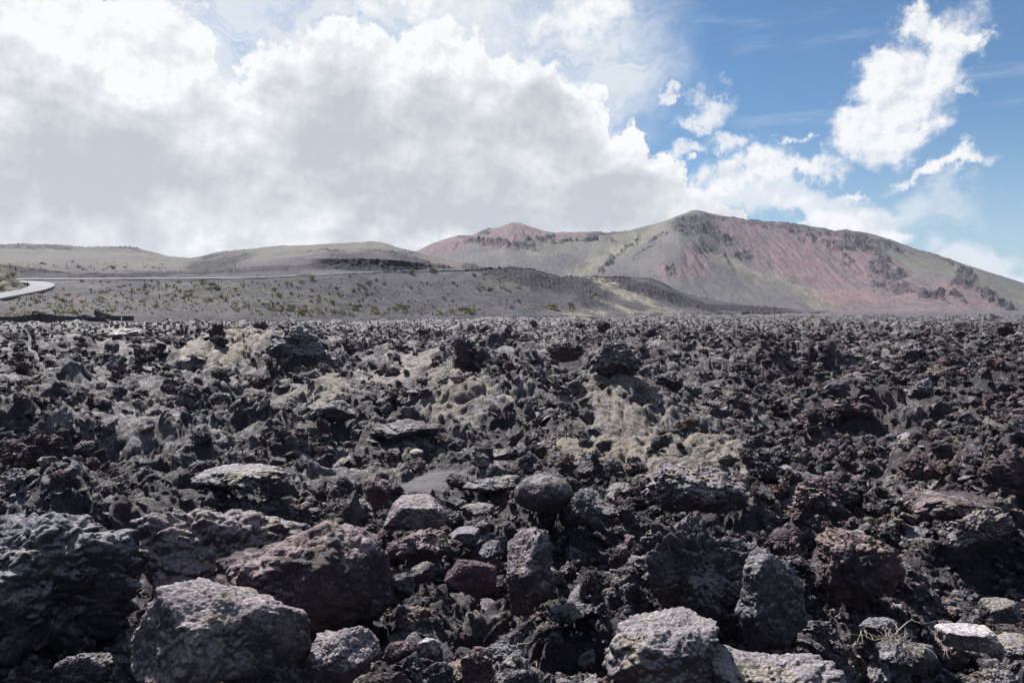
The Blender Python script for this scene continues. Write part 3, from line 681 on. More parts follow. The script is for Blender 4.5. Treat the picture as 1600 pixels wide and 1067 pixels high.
# ------------------------------------------------------------------ aerial haze
def build_haze():
    V = np.array([(x, y, z) for z in (-5.2, 330) for y in (-300, 3400) for x in (-3200, 3200)], float)
    Fq = np.array([(0, 2, 3, 1), (4, 5, 7, 6), (0, 1, 5, 4), (2, 6, 7, 3), (0, 4, 6, 2), (1, 3, 7, 5)])
    m = bpy.data.materials.new('haze'); m.use_nodes = True; w = NT(m.node_tree)
    pv = w.n('ShaderNodeVolumePrincipled', Color=(0.80, 0.86, 1.0), Density=HAZE, Anisotropy=0.0)
    w.n('ShaderNodeOutputMaterial', Volume=pv.outputs[0])
    put('haze', mesh_np('haze', V, Fq), m, kind='stuff')
HAZE = 0.00006

# ------------------------------------------------------------------ rocks
_ico = {}
def ico(sub):
    if sub not in _ico:
        import bmesh
        bm = bmesh.new(); bmesh.ops.create_icosphere(bm, subdivisions=sub, radius=1)
        bm.verts.ensure_lookup_table()
        V = np.array([v.co[:] for v in bm.verts], np.float32); Fq = np.array([[v.index for v in f.verts] for f in bm.faces], np.int32); bm.free()
        V /= np.linalg.norm(V, axis=1)[:, None]; _ico[sub] = (V, Fq)
    return _ico[sub]
def rock_shape(seed, sub, kind, dims=(1, 1, 1)):
    P, Fq = ico(sub); rg = np.random.RandomState(seed)
    k = dict(angular=13, clinker=7, slab=10, pillow=0, block=9, boulder=11)[kind]
    r = np.full(len(P), 1.0, np.float32)
    if k:
        N = rg.normal(size=(k, 3)); N /= np.linalg.norm(N, axis=1)[:, None]
        dd = rg.uniform(0.52, 0.92, k)
        if kind == 'block':
            N[:6] = [(1, 0, 0), (-1, 0, 0), (0, 1, 0), (0, -1, 0), (0, 0, 1), (0, 0, -1)]; N[:6] += rg.normal(size=(6, 3)) * 0.14
            N /= np.linalg.norm(N, axis=1)[:, None]; dd[:6] = rg.uniform(0.58, 0.72, 6)
        c = P @ N.T
        q = np.where(c > 0.05, dd / np.maximum(c, 0.05), 9.0)
        s = 24.0 if kind != 'clinker' else 9.0
        r = -np.log(np.exp(-s * np.minimum(q, 3)).sum(1) + np.exp(-s * 1.0)) / s
    off = rg.uniform(-50, 50, 3)
    dn = np.array(dims, np.float32); dn = dn / dn.max()
    Q = P * r[:, None] * dn + off
    a1, a2, a3, a4 = dict(angular=(.16, .085, .03, .012), clinker=(.34, .22, .075, .016), slab=(.24, .14, .035, .012), pillow=(.10, .035, .012, .004),
                          block=(.10, .05, .03, .012), boulder=(.26, .14, .035, .012))[kind]
    r = r * (1 + a1 * fbm3(Q * 1.4, 2, seed) + a2 * fbm3(Q * 2.8, 3, seed + 5, 0.5, 2 if kind != 'pillow' else False) + a3 * fbm3(Q * 7.5, 3, seed + 9, 0.6))
    if sub >= 6: r = r * (1 + a4 * 1.6 * fbm3(Q * 17, 4, seed + 19, 0.6))
    if kind in ('clinker', 'boulder') and sub >= 5:    # vesicles and pits
        n = perlin3(Q * 10.5, seed + 31); r = r - 0.05 * sst(n, 0.12, 0.4)
    V = P * r[:, None]
    if kind == 'pillow':   # chilled skin with creases
        V[:, 2] += 0.03 * np.sin(9 * P[:, 0] + 3 * fbm3(P * 2 + off, 2, seed))
    V = V / np.abs(V).max(0)
    return V, Fq
def rock_mesh(name, seed, sub, kind, smooth=False, dims=(1, 1, 1)):
    if kind == 'slab': dims = (dims[0], dims[1], dims[2] * (0.38 if dims[2] == dims[0] else 1))
    V, Fq = rock_shape(seed, sub, kind, dims)
    at = dict(pale=np.full(len(V), 0.4, np.float32))
    return mesh_np(name, V * np.array(dims, np.float32), Fq, at, smooth)

# hero rocks: picture box u0, v0, u1, v1, kind, material, label, category, depth factor, turn
HEROES = [
 (325, 796, 625, 1010, 'angular', M_rock[1], 'huge brown-grey boulder with a pointed crest, leaning beside the long dark crack', 'boulder', .8, 20, 0.2),
 (180, 885, 490, 1105, 'angular', M_lit_grit, 'big rounded dark boulder at the bottom left below the crack, with a gritty top', 'boulder', .8, 50, 0.0),
 (92, 1008, 196, 1080, 'boulder', M_rock[2], 'small blue-grey elongated stone at the bottom left corner beside the big rounded boulder', 'rock', .6, 10, 0),
 (478, 955, 602, 1090, 'angular', M_lit_grit, 'pointed grey rock with a pale tip at the bottom, right of the rounded boulder', 'rock', .8, 70, 0),
 (180, 738, 492, 960, 'boulder', M_lit_grit, 'massive dark ledge block above the crack with a pale slab lying on top', 'rock ledge', .8, -15, 0.3),
 (-160, 735, 235, 1010, 'boulder', M_rock[2], 'massive shaded blue-black lava shelf filling the left edge of the foreground', 'rock ledge', .7, 0, 0.3),
 (275, 715, 460, 772, 'boulder', M_slab, 'pale wrinkled lava slab lying on top of the dark ledge block', 'slab', .8, 5, 0),
 (600, 772, 700, 834, 'block', M_lit_grit, 'flat-topped purple-grey cap rock resting on a rounded maroon boulder', 'rock', .7, 15, 0),
 (600, 820, 705, 880, 'boulder', M_rock[1], 'rounded dark maroon boulder carrying the flat-topped cap rock', 'boulder', .8, 80, 0.1),
 (700, 822, 750, 850, 'block', M_rock[2], 'small rectangular blue-grey block like a brick right of the cap rock', 'rock', .8, 5, 0),
 (742, 808, 770, 838, 'angular', M_rock[0], 'little rock with a round hole beside the brick-like block', 'rock', .8, 5, 0),
 (694, 862, 776, 936, 'angular', M_pink, 'pinkish maroon rock with a pitted sunlit face in the middle of the foreground', 'rock', .8, 30, 0),
 (748, 842, 792, 878, 'angular', M_rock[2], 'grey angular stone wedged behind the pinkish maroon rock', 'rock', .8, 60, 0),
 (770, 822, 872, 965, 'angular', M_lit_grit, 'tall dark crag with a pale jagged top right of the pinkish rock', 'rock', .8, 110, 0.15),
 (800, 735, 896, 805, 'pillow', M_rock[0], 'smooth dome-shaped dark boulder at the end of a pale ropy ledge', 'boulder', .9, 20, 0),
 (880, 760, 965, 830, 'boulder', M_rock[0], 'dark hunched boulder touching the smooth dome on its right', 'boulder', .9, 60, 0.1),
 (718, 738, 812, 780, 'slab', M_slab, 'pale ropy ledge running down to the smooth dome-shaped boulder', 'slab', .8, -25, 0),
 (560, 735, 612, 800, 'angular', M_rock[1], 'upright purple-brown rock standing left of the flat-topped cap rock', 'rock', .8, 33, 0),
 (535, 765, 566, 830, 'angular', M_rock[0], 'narrow dark splinter of rock left of the upright purple-brown rock', 'rock', .9, 5, 0),
 (690, 770, 732, 800, 'angular', M_rock[0], 'wedge-shaped grey rock with a flat lit face, above the brick-like block', 'rock', .8, 125, 0),
 (718, 782, 775, 812, 'slab', M_crust, 'tilted pale-topped stone between the wedge-shaped rock and the dome-shaped boulder', 'rock', .8, 10, 0),
 (696, 735, 740, 770, 'boulder', M_rock[0], 'dark rounded stone at the left end of the pale ropy ledge', 'rock', .8, 10, 0),
 (935, 905, 1160, 1120, 'angular', M_crust, 'large outcrop at the bottom centre with a pink patch and white lichen on its top', 'outcrop', .9, 25, 0.3),
 (1060, 985, 1330, 1150, 'boulder', M_crust, 'broad pale lichen-mottled rock hump at the bottom edge right of centre', 'outcrop', .9, 10, 0.2),
 (985, 790, 1180, 975, 'clinker', M_rock[0], 'great rugged dark mass right of centre with a pinkish spot on its flank', 'outcrop', .9, 60, 0.25),
 (1140, 845, 1262, 1000, 'angular', M_rock[2], 'fluted blue-black rock with a bright right-hand edge beside the rugged dark mass', 'rock', .8, 90, 0.2),
 (1000, 715, 1165, 800, 'boulder', M_crust, 'hump of lava with yellow lichen rosettes on its crown, right of centre', 'outcrop', .8, 10, 0.25),
 (1258, 795, 1405, 935, 'boulder', M_rock[1], 'broad brown clinker boulder split into knobs at the right of the foreground', 'boulder', .8, 15, 0.2),
 (1190, 815, 1262, 875, 'clinker', M_rock[1], 'rusty round clinker left of the broad brown boulder', 'rock', .8, 150, 0),
 (1225, 738, 1345, 812, 'clinker', M_rock[1], 'dark brown lump above the broad brown clinker boulder', 'rock', .8, 5, 0.1),
 (1392, 755, 1560, 815, 'slab', M_rock[1], 'long overhanging ledge with a deep shadow beneath it on the right', 'rock ledge', .7, -4, 0),
 (1476, 788, 1570, 865, 'clinker', M_crust, 'knobbly pale-topped clinker below the long overhanging ledge', 'rock', .8, 12, 0.1),
 (1535, 690, 1680, 810, 'boulder', M_rock[1], 'tall brown block cut by the right edge of the picture', 'boulder', .8, 70, 0.15),
 (1405, 705, 1480, 755, 'clinker', M_rock[1], 'reddish knob of clinker above the long overhanging ledge', 'rock', .8, 70, 0),
 (1468, 970, 1550, 1022, 'block', M_pale, 'pale grey flat-topped block with a sunlit top at the lower right', 'rock', .8, -12, 0),
 (1540, 985, 1640, 1040, 'slab', M_crust, 'low mottled slab right of the pale flat-topped block', 'slab', .8, 12, 0),
 (1362, 985, 1482, 1065, 'angular', M_rock[2], 'faceted dark grey rock with a pale twig lying against it, lower right', 'rock', .8, 30, 0),
 (1338, 956, 1404, 996, 'angular', M_rock[2], 'smooth slate-grey stone left of the bleached twigs', 'rock', .8, 60, 0),
 (1534, 930, 1590, 980, 'block', M_rock[2], 'cracked square grey stone near the right edge above the pale block', 'rock', .8, 20, 0),
 (1500, 1035, 1600, 1110, 'boulder', M_rock[0], 'dark rounded rock in the bottom right corner', 'rock', .8, 20, 0),
 (857, 935, 932, 978, 'boulder', M_rock[2], 'blue-grey topped stone perched at the rim of the dark hollow', 'rock', .8, 5, 0),
 (768, 978, 832, 1025, 'boulder', M_rock[0], 'rounded dark stone behind the thin bare branch', 'rock', .8, 25, 0),
 (852, 984, 880, 1018, 'angular', M_rock[2], 'small grey stone at the right tip of the thin bare branch', 'rock', .8, 25, 0),
 (590, 995, 655, 1040, 'angular', M_rock[1], 'reddish-edged slab stone at the bottom left of centre', 'rock', .7, 45, 0),
 (650, 990, 695, 1030, 'angular', M_pale, 'small light grey wedge right of the reddish-edged stone', 'rock', .8, 10, 0),
 (575, 1038, 650, 1095, 'boulder', M_rock[1], 'round pitted stone cut by the bottom edge left of centre', 'rock', .8, 10, 0),
 (710, 998, 772, 1080, 'boulder', M_rock[1], 'brown pitted stone at the bottom edge below the dark hollow', 'rock', .8, 100, 0.1),
 (660, 1025, 716, 1080, 'clinker', M_rock[0], 'dark crumbly clinker at the bottom edge, left of the brown pitted stone', 'rock', .8, 10, 0),
 (770, 1030, 850, 1100, 'boulder', M_rock[0], 'dark speckled stone at the bottom edge, right of the brown pitted stone', 'rock', .8, 70, 0),
 (598, 890, 650, 940, 'angular', M_rock[0], 'dark stone tucked against the right side of the huge brown boulder', 'rock', .8, 10, 0),
 (610, 930, 690, 985, 'boulder', M_rock[1], 'gritty brown mound left of the dark hollow', 'rock', .9, 40, 0.2),
 (640, 875, 690, 915, 'angular', M_rock[0], 'dark stone between the maroon boulder and the pinkish rock', 'rock', .8, 40, 0),
 (945, 850, 985, 890, 'clinker', M_rock[1], 'rusty nub of clinker left of the rugged dark mass', 'rock', .8, 40, 0),
 (418, 508, 518, 566, 'clinker', M_rock[2], 'black hump standing above the far rubble left of centre', 'outcrop', .9, 10, 0.2),
 (505, 545, 540, 582, 'boulder', M_rock[2], 'small black stone at the right foot of the black hump', 'rock', .9, 10, 0.1),
 (692, 520, 762, 578, 'clinker', M_rock[0], 'dark pyramid of clinker in the middle distance near the centre', 'outcrop', .9, 60, 0.2),
 (850, 532, 915, 570, 'clinker', M_rock[0], 'dark crag in the middle distance right of the pyramid', 'outcrop', .9, 20, 0.2),
 (912, 532, 1000, 590, 'boulder', M_slab, 'wrinkled grey hump beside the dark crags in the middle distance', 'outcrop', .9, -25, 0),
 (955, 572, 1000, 616, 'clinker', M_rock[0], 'black pit-edged lump below the wrinkled grey hump', 'rock', .9, 20, 0.1),
 (158, 512, 228, 530, 'slab', M_pale, 'pale tan sunlit slab far off at the left among black rubble', 'slab', .9, 0, 0),
 (1288, 590, 1325, 622, 'angular', M_rock[2], 'grey stone with a white face right of centre in the middle distance', 'rock', .8, 0, 0),
 (1288, 622, 1368, 660, 'clinker', M_rock[1], 'lumpy ledge of clinker below the grey stone with a white face', 'outcrop', .9, 5, 0.1),
 (1415, 590, 1460, 632, 'boulder', M_rock[2], 'rounded dark boulder in the clinker field on the right', 'boulder', .8, 15, 0),
 (0, 665, 100, 735, 'clinker', M_rock[1], 'rugged dark outcrop at the left edge beyond the shaded shelf', 'outcrop', .9, 5, 0.2),
 (88, 605, 165, 660, 'boulder', M_rock[1], 'brownish humped outcrop on the left in the middle distance', 'outcrop', .9, 15, 0.2),
 (425, 640, 478, 668, 'boulder', M_rock[0], 'dark dome of lava beside the pale sheets left of centre', 'rock', .9, 15, 0.1),
 (480, 622, 560, 664, 'boulder', M_crust, 'pale crusted swelling left of centre in the middle distance', 'outcrop', .9, 10, 0),
 (575, 650, 700, 694, 'boulder', M_rock[0], 'dark broken ledge under a pale swelling left of centre', 'rock ledge', .9, 5, 0),
 (905, 640, 930, 665, 'boulder', M_rock[0], 'black knob on the pale sheet right of centre', 'rock', .9, 5, 0),
 (760, 695, 815, 722, 'boulder', M_rock[0], 'dark stone on the grey cinder flat at the centre', 'rock', .9, 5, 0),
 (640, 700, 662, 715, 'pillow', M_pale, 'small pale cobble on the grey cinder flat', 'rock', .9, 5, 0),
]
TAKEN = []
def foot_depth(u, v):
    x, k = ray(u, v); y = 8.0
    for _ in range(60):
        z = float(base_h(np.array([x * y]), np.array([y]))[0])
        y = 0.5 * y + 0.5 * min(max((z - H) / min(k, -0.003), 2.5), 160)
    return y
for n_, (u0, v0, u1, v1, kind, mt, lab, cat, dep, rz, sink) in enumerate(HEROES):
    y = foot_depth((u0 + u1) / 2, v1)
    if n_ == 1: y = 4.75       # stands nearest, in front of the huge boulder
    w_ = (u1 - u0) * y / F
    ang = math.atan(((v0 + v1) / 2 - 482) / F)
    d_ = dep * w_
    yc = y + d_ * 0.42
    hh = (v1 - v0) * yc / F
    h_ = max((hh - d_ * 0.8 * math.sin(ang)) / math.cos(ang), 0.38 * hh)
    if kind == 'slab': h_ = min(h_, 0.45 * w_)
    x, k = ray((u0 + u1) / 2, (v0 + v1) / 2)
    name = {'rock ledge': 'rock_ledge'}.get(cat, cat)
    me = rock_mesh(name, 300 + n_ * 3, 6 if (u1 - u0) < 90 or v1 < 700 else 7, kind, (u1 - u0) >= 90, (w_ / 2 * 1.04, d_ / 2, h_ / 2 * (1.08 + sink)))
    zc = H + k * yc - h_ / 2 * sink * 0.9
    put(name, me, mt, loc=(x * yc, yc, zc), rot=(0, 0, math.radians(rz) * 0.25), label=lab, cat=cat)
    TAKEN.append((x * yc, yc, w_ / 2))

# rubble prototypes
PROTO = []
for i, (kind, sd) in enumerate([('angular', 1), ('angular', 2), ('clinker', 3), ('clinker', 4), ('clinker', 5), ('boulder', 6), ('boulder', 7), ('block', 8), ('slab', 9), ('slab', 10), ('clinker', 12), ('boulder', 14), ('clinker', 15), ('boulder', 16), ('clinker', 17)]):
    me = rock_mesh('rubble_stone', 900 + sd, 5, kind, False)
    me.materials.append([M_rock[0], M_rock[0], M_rock[1], M_rock[0], M_rock[0], M_rock[0], M_rock[2], M_rock[0], M_crust, M_rock[2], M_rock[1], M_rock[0], M_dust, M_dust, M_crust][i])
    PROTO.append((me, kind, i))
def gn_scatter(name, pos, rot, scl, idx, protos, **kw):
    me = bpy.data.meshes.new(name); me.vertices.add(len(pos)); me.vertices.foreach_set('co', pos.astype(np.float32).ravel())
    a = me.attributes.new('rot', 'FLOAT_VECTOR', 'POINT'); a.data.foreach_set('vector', rot.astype(np.float32).ravel())
    a = me.attributes.new('scl', 'FLOAT_VECTOR', 'POINT'); a.data.foreach_set('vector', scl.astype(np.float32).ravel())
    a = me.attributes.new('idx', 'INT', 'POINT'); a.data.foreach_set('value', idx.astype(np.int32))
    c = bpy.data.collections.new(name + ' kinds')
    for i, m in enumerate(protos):
        o = bpy.data.objects.new('%s_kind_%02d' % (name, i), m); c.objects.link(o)
    ng = bpy.data.node_groups.new(name, 'GeometryNodeTree')
    ng.interface.new_socket('Geometry', in_out='INPUT', socket_type='NodeSocketGeometry')
    ng.interface.new_socket('Geometry', in_out='OUTPUT', socket_type='NodeSocketGeometry')
    N = ng.nodes; L = ng.links
    gi = N.new('NodeGroupInput'); go = N.new('NodeGroupOutput')
    ci = N.new('GeometryNodeCollectionInfo'); ci.inputs['Collection'].default_value = c; ci.inputs['Separate Children'].default_value = True
    ip = N.new('GeometryNodeInstanceOnPoints'); ip.inputs['Pick Instance'].default_value = True
    def na(t, n):
        q = N.new('GeometryNodeInputNamedAttribute'); q.data_type = t; q.inputs['Name'].default_value = n; return q.outputs['Attribute']
    L.new(gi.outputs[0], ip.inputs['Points']); L.new(ci.outputs[0], ip.inputs['Instance'])
    L.new(na('INT', 'idx'), ip.inputs['Instance Index'])
    er = N.new('FunctionNodeEulerToRotation'); L.new(na('FLOAT_VECTOR', 'rot'), er.inputs[0]); L.new(er.outputs[0], ip.inputs['Rotation'])
    L.new(na('FLOAT_VECTOR', 'scl'), ip.inputs['Scale'])
    L.new(ip.outputs[0], go.inputs[0])
    o = put(name, me, **kw)
    md = o.modifiers.new('scatter', 'NODES'); md.node_group = ng
    return o
def scatter_rubble():
    rg = np.random.RandomState(7)
    N = 170000
    r = np.exp(rg.uniform(math.log(3.2), math.log(260), N)); a = np.radians(rg.uniform(-40, 40, N))
    x = r * np.sin(a); y = r * np.cos(a)
    pa, oc, sa = field_masks(x, y)
    sp = r * 0.0028
    z = lava_h(x, y, pa, sa, sp)
    # stone size: power law in the angle it fills, held within real sizes
    s = 0.0030 * (1 - rg.uniform(0, 0.9985, N)) ** (-0.42)
    size = np.clip(s * r, 0.012, np.where(r < 12, 0.15, 0.18))
    cl = fbm2(x / 3.0, y / 3.0, 3, 131) + 0.25 * sst(x / r, 0.0, 0.4)
    zone = (1 - sst(x / r, 0.14, 0.30)) * sst(r, 10, 14) * (1 - sst(r, 45, 70))
    cl = cl - 0.26 * zone + 0.25 * (r < 11) + 0.30 * sst(r, 22, 45)
    keep = (rg.uniform(0, 1, N) < np.clip(0.36 + 1.4 * cl, 0.06, 1)) & (rg.uniform(0, 1, N) > pa * 0.97) & (rg.uniform(0, 1, N) > sa * 0.9)
    keep |= (r > 60) & (pa < 0.5) & (rg.uniform(0, 1, N) < 0.85)
    size = np.where(sa > 0.4, size * 0.4, size)
    out = (np.arange(N) < 330)          # fused crags rooted in the crust
    r_o = np.exp(rg.uniform(math.log(11), math.log(110), N)); a_o = np.radians(rg.uniform(-36, 36, N))
    x = np.where(out, r_o * np.sin(a_o), x); y = np.where(out, r_o * np.cos(a_o), y); r = np.where(out, r_o, r)
    z = np.where(out, base_h(x, y) + 0.12, z)
    size = np.where(out, np.clip(rg.uniform(0.006, 0.016, N) * r, 0.15, 0.6), size); keep |= out
    for (hx, hy, hw) in TAKEN:
        d = np.hypot(x - hx, y - hy); keep &= ~((d < hw * 0.9) & (size > 0.05)) 
    x, y, z, r, size, pa, sp = [q[keep] for q in (x, y, z, r, size, pa, sp)]; n = len(x); zone = zone[keep]
    idx = rg.choice(12, n, p=[.05, .04, .17, .17, .16, .08, .08, .02, .03, .02, .13, .05])
    o2 = out[keep]; idx = np.where(o2, rg.choice([2, 3, 4, 5, 10, 11], n), idx)
    cz = ~o2 & (rg.uniform(0, 1, n) < (0.08 + 0.40 * zone) * (1 - sst(r, 20, 60))); idx = np.where(cz, rg.choice([12, 13, 14], n), idx)
    sw = ~o2 & (rg.uniform(0, 1, n) < 0.14 * zone); idx = np.where(sw, rg.choice([8, 9, 8], n), idx); size = np.where(sw, size * 1.25, size)
    asp = np.stack([rg.uniform(0.8, 1.35, n), rg.uniform(0.7, 1.1, n), rg.uniform(0.5, 0.9, n)], 1)
    scl = size[:, None] * asp
    rot = np.stack([rg.normal(0, 0.4, n), rg.normal(0, 0.4, n), rg.uniform(0, 6.28, n)], 1)
    pos = np.stack([x, y, z + scl[:, 2] * 0.35], 1)
    u, v = proj(*pos.T)
    ang = size / r * ((u > 20) & (u < 1580) & (v < 1050) & (v > 500))
    big = np.argsort(-ang)[:225]
    m = np.zeros(n, bool); m[big] = True
    kinds = dict(angular='sharp-edged lava stone', clinker='crumbly jagged clinker', boulder='rounded rough lava stone', block='squarish lava block', slab='flat plate of lava')
    for b in big:
        me, kind, pi = PROTO[idx[b]]
        zone = ('left' if u[b] < 533 else 'centre' if u[b] < 1066 else 'right') ; row = 'nearest rubble' if v[b] > 850 else 'near middle ground' if v[b] > 690 else 'far middle ground'
        tone = 'brown' if pi in (2, 10) else 'blue-grey' if pi in (6, 9) else 'lichen-dusted' if pi in (8, 12, 13, 14) else 'dark grey'
        o = bpy.data.objects.new('lava_rock', me); col.objects.link(o)
        o.location = pos[b]; o.rotation_euler = rot[b]; o.scale = scl[b]
        o['label'] = '%s %s in the %s, %s' % (tone, kinds[kind], row, {'left': 'left third', 'centre': 'middle third', 'right': 'right third'}[zone])
        o['category'] = 'rock'; o['group'] = '%s %ss in the %s %s' % (tone, kinds[kind], zone, row)
    k = ~m
    gn_scatter('lava_rubble', pos[k], rot[k], scl[k], idx[k], [p[0] for p in PROTO], kind='stuff')
scatter_rubble()

# ------------------------------------------------------------------ shrubs, walls, twigs, small far things
def simple_mat(name, c1, c2, sc=6.0, rough=0.8, bump=0.0, rndmix=False):
    m, w = mat_new(name)
    P = w.n('ShaderNodeTexCoord').outputs['Object']
    n = w.noise(P, sc, 5, 0.65).outputs[0]
    c = w.mix(w.ss(n, 0.3, 0.7), c1, c2)
    if rndmix: c = w.mix(w.n('ShaderNodeObjectInfo').outputs['Random'], w.mix(1.0, c, (0.65, 0.75, 0.7), 'MULTIPLY'), w.mix(1.0, c, (1.2, 1.1, 0.95), 'MULTIPLY'))
    b = w.n('ShaderNodeBsdfPrincipled', Base_Color=c, Roughness=rough)
    if bump:
        b.inputs['Normal'].default_value = (0, 0, 0)
        w.set(b.inputs['Normal'], w.n('ShaderNodeBump', Strength=bump, Distance=0.05, Height=n).outputs[0])
    w.n('ShaderNodeOutputMaterial', Surface=b.outputs[0]); return m
M_shrub = [simple_mat('shrub leaves green', (0.16, 0.17, 0.07), (0.34, 0.35, 0.16), 3, rndmix=True),
           simple_mat('shrub leaves ochre', (0.22, 0.18, 0.10), (0.42, 0.36, 0.20), 3, rndmix=True),
           simple_mat('shrub leaves grey', (0.12, 0.12, 0.09), (0.25, 0.24, 0.18), 3, rndmix=True)]
M_twig = simple_mat('bleached twig', (0.14, 0.12, 0.095), (0.27, 0.24, 0.20), 20)
M_wall = simple_mat('black dry stone', (0.016, 0.017, 0.020), (0.055, 0.055, 0.060), 2.5, bump=1.0)

def shrub_mesh(name, seed, n=420, ragged=0.25):
    """dome of many small leaf blades on short stems, radius 1, standing on z = 0"""
    rg = np.random.RandomState(seed)
    V = []; Fq = []
    nl = 9; lobes = np.stack([rg.uniform(-.6, .6, nl), rg.uniform(-.6, .6, nl), rg.uniform(0.1, .55, nl)], 1); lr = rg.uniform(.3, .5, nl)
    for _ in range(n):
        k = rg.randint(nl); d = rg.normal(size=3); d /= np.linalg.norm(d); d[2] = abs(d[2]) * 0.9
        c = lobes[k] + d * lr[k] * rg.uniform(0.75, 1.05) * (1 + rg.normal() * ragged * 0.3)
        c[2] = max(c[2], 0.02)
        t = d + rg.normal(size=3) * 0.5; t /= np.linalg.norm(t)
        s = np.cross(t, rg.normal(size=3)); s /= np.linalg.norm(s)
        L = rg.uniform(0.10, 0.2); W = L * 0.4; b = len(V)
        V += [c - s * W, c + s * W, c + t * L + s * W * .3, c + t * L - s * W * .3]; Fq.append((b, b + 1, b + 2, b + 3))
    return mesh_np(name, np.array(V), np.array(Fq))
SH = [[shrub_mesh('shrub', 10 * k + j) for j in range(3)] for k in range(3)]
for k in range(3):
    for j in range(3): SH[k][j].materials.append(M_shrub[k])
SHRUB_N = [0]
def shrub(u, v, px, tone, label, group=None, h=0.8, name='shrub'):
    p = on_hill(u, v)
    r = px / 2 * p.y / F * 1.15
    k = SHRUB_N[0]; SHRUB_N[0] += 1
    put(name, SH[tone][k % 3], loc=(p.x, p.y, p.z - 0.05), rot=(0, 0, k * 1.9), scale=(r, r, r * h * 1.25), label=label, cat='shrub', group=group)
# single shrubs one can name on the bank
for a in [(434, 461, 12, 0, 'roundest green shrub on the grey bank, alone below the left end of the road line'),
          (487, 437, 10, 0, 'green shrub just under the road line, above the roundest shrub'),
          (697, 450, 11, 0, 'light green shrub alone on the right half of the bank'),
          (573, 460, 7, 0, 'small bright green bush alone in the middle of the bank'),
          (645, 428, 12, 0, 'left one of the two green bushes at the far end of the road', ),
          (676, 426, 16, 0, 'wide green bush at the far right end of the road'),
          (332, 448, 14, 0, 'largest of the bright green bushes below the road on the left'),
          (318, 441, 13, 0, 'bright green bush touching the road line above the largest left bush'),
          (340, 451, 10, 0, 'bright green bush at the right of the left-hand trio'),
          (280, 441, 9, 0, 'small green bush hanging just below the road on the left'),
          (179, 421, 10, 0, 'dark green shrub alone on the sandy hill above the road'),
          (69, 414, 8, 2, 'dark grey shrub above the hairpin on the hill edge'),
          (124, 420, 8, 0, 'wide low green shrub on the edge above the road'),
          (472, 486, 12, 1, 'golden dry shrub at the foot of the bank'),
          (498, 472, 10, 1, 'rusty ochre shrub low on the bank'),
          (520, 475, 11, 0, 'pale green shrub low on the bank beside the rusty one'),
          (810, 450, 9, 1, 'small ochre shrub right of the bank on the lava ridge'),
          (932, 462, 8, 0, 'yellow-green tuft beside the pale lava stream'),
          (865, 485, 22, 0, 'broad yellow-green clump at the foot of the lava ridge'),
          (892, 481, 14, 0, 'yellow-green clump at the right end of the foot of the ridge'),
          (813, 485, 13, 0, 'round green clump at the foot of the bank near the centre'),
          (352, 466, 10, 1, 'ochre shrub standing where the bank steepens'),
          (112, 484, 6, 2, 'small dark shrub alone on the cinder below the hairpin'),
          (128, 472, 9, 1, 'rust-tipped shrub on the cinder ridge right of the hairpin')]:
    shrub(*a)
rg = np.random.RandomState(5)
GR = [  # u range, v range, count, px range, tones, words
 ((390, 560), (432, 486), 34, (4, 8), [0, 0, 2, 1], 'small shrub scattered on the grey bank left of its middle'),
 ((560, 740), (428, 480), 30, (3.5, 7), [0, 2, 2, 1], 'small shrub scattered on the grey bank right of its middle'),
 ((225, 390), (438, 470), 36, (4, 8), [0, 1, 1, 2], 'low dry shrub below the road on the left'),
 ((110, 225), (436, 478), 30, (4, 7), [1, 1, 2, 0], 'low dry shrub on the shoulder right of the hairpin'),
 ((20, 120), (460, 492), 20, (4, 8), [1, 2, 0], 'low dry shrub on the cinder below the hairpin'),
 ((740, 800), (428, 465), 20, (4, 7), [0, 0, 2], 'yellow-green shrub at the right end of the bank'),
 ((400, 760), (478, 490), 34, (5, 10), [1, 0, 2], 'shrub in the fringe along the foot of the bank'),
 ((20, 300), (411, 424), 22, (3, 6), [0, 2, 1], 'tiny shrub on the edge above the road'),
 ((140, 390), (470, 490), 24, (3, 6), [2, 1, 1], 'tiny shrub on the pale cinder flat at the left'),
 ((780, 900), (455, 484), 16, (3, 6), [2, 2, 0], 'tiny grey shrub on the slope of the lava ridge')]
for (ua, ub), (va, vb), n, (pa_, pb_), tones, words in GR:
    nc = max(3, n // 6); cs = [(rg.uniform(ua, ub), rg.uniform(va, vb)) for _ in range(nc)]
    for i in range(n):
        if i % 3: u, v = cs[i % nc]; u += rg.normal() * 11; v += rg.normal() * 3.5
        else: u, v = rg.uniform(ua, ub), rg.uniform(va, vb)
        u = min(max(u, ua), ub); v = min(max(v, va), vb)
        if 433 < v < 439 and u < 450: v = 441
        shrub(u, v, rg.uniform(pa_, pb_), tones[i % len(tones)], words, words.replace('shrub', 'shrubs', 1) + '')
kx, ky, kz = HILL['k']; ku, kv = proj(kx, ky, kz)
for i in range(26):
    u, v = rg.uniform(-60, 30), rg.uniform(420, 452); q = ((ku - u) ** 2 + (kv - v) ** 2).argmin(); r = rg.uniform(.4, .9)
    put('shrub', SH[(0, 0, 1)[i % 3]][i % 3], loc=(float(kx.flat[q]), float(ky.flat[q]), float(kz.flat[q])), rot=(0, 0, i), scale=(r, r, r), label='yellow-green cushion shrub on the knoll inside the hairpin bend', cat='shrub', group='cushion shrubs on the knoll')
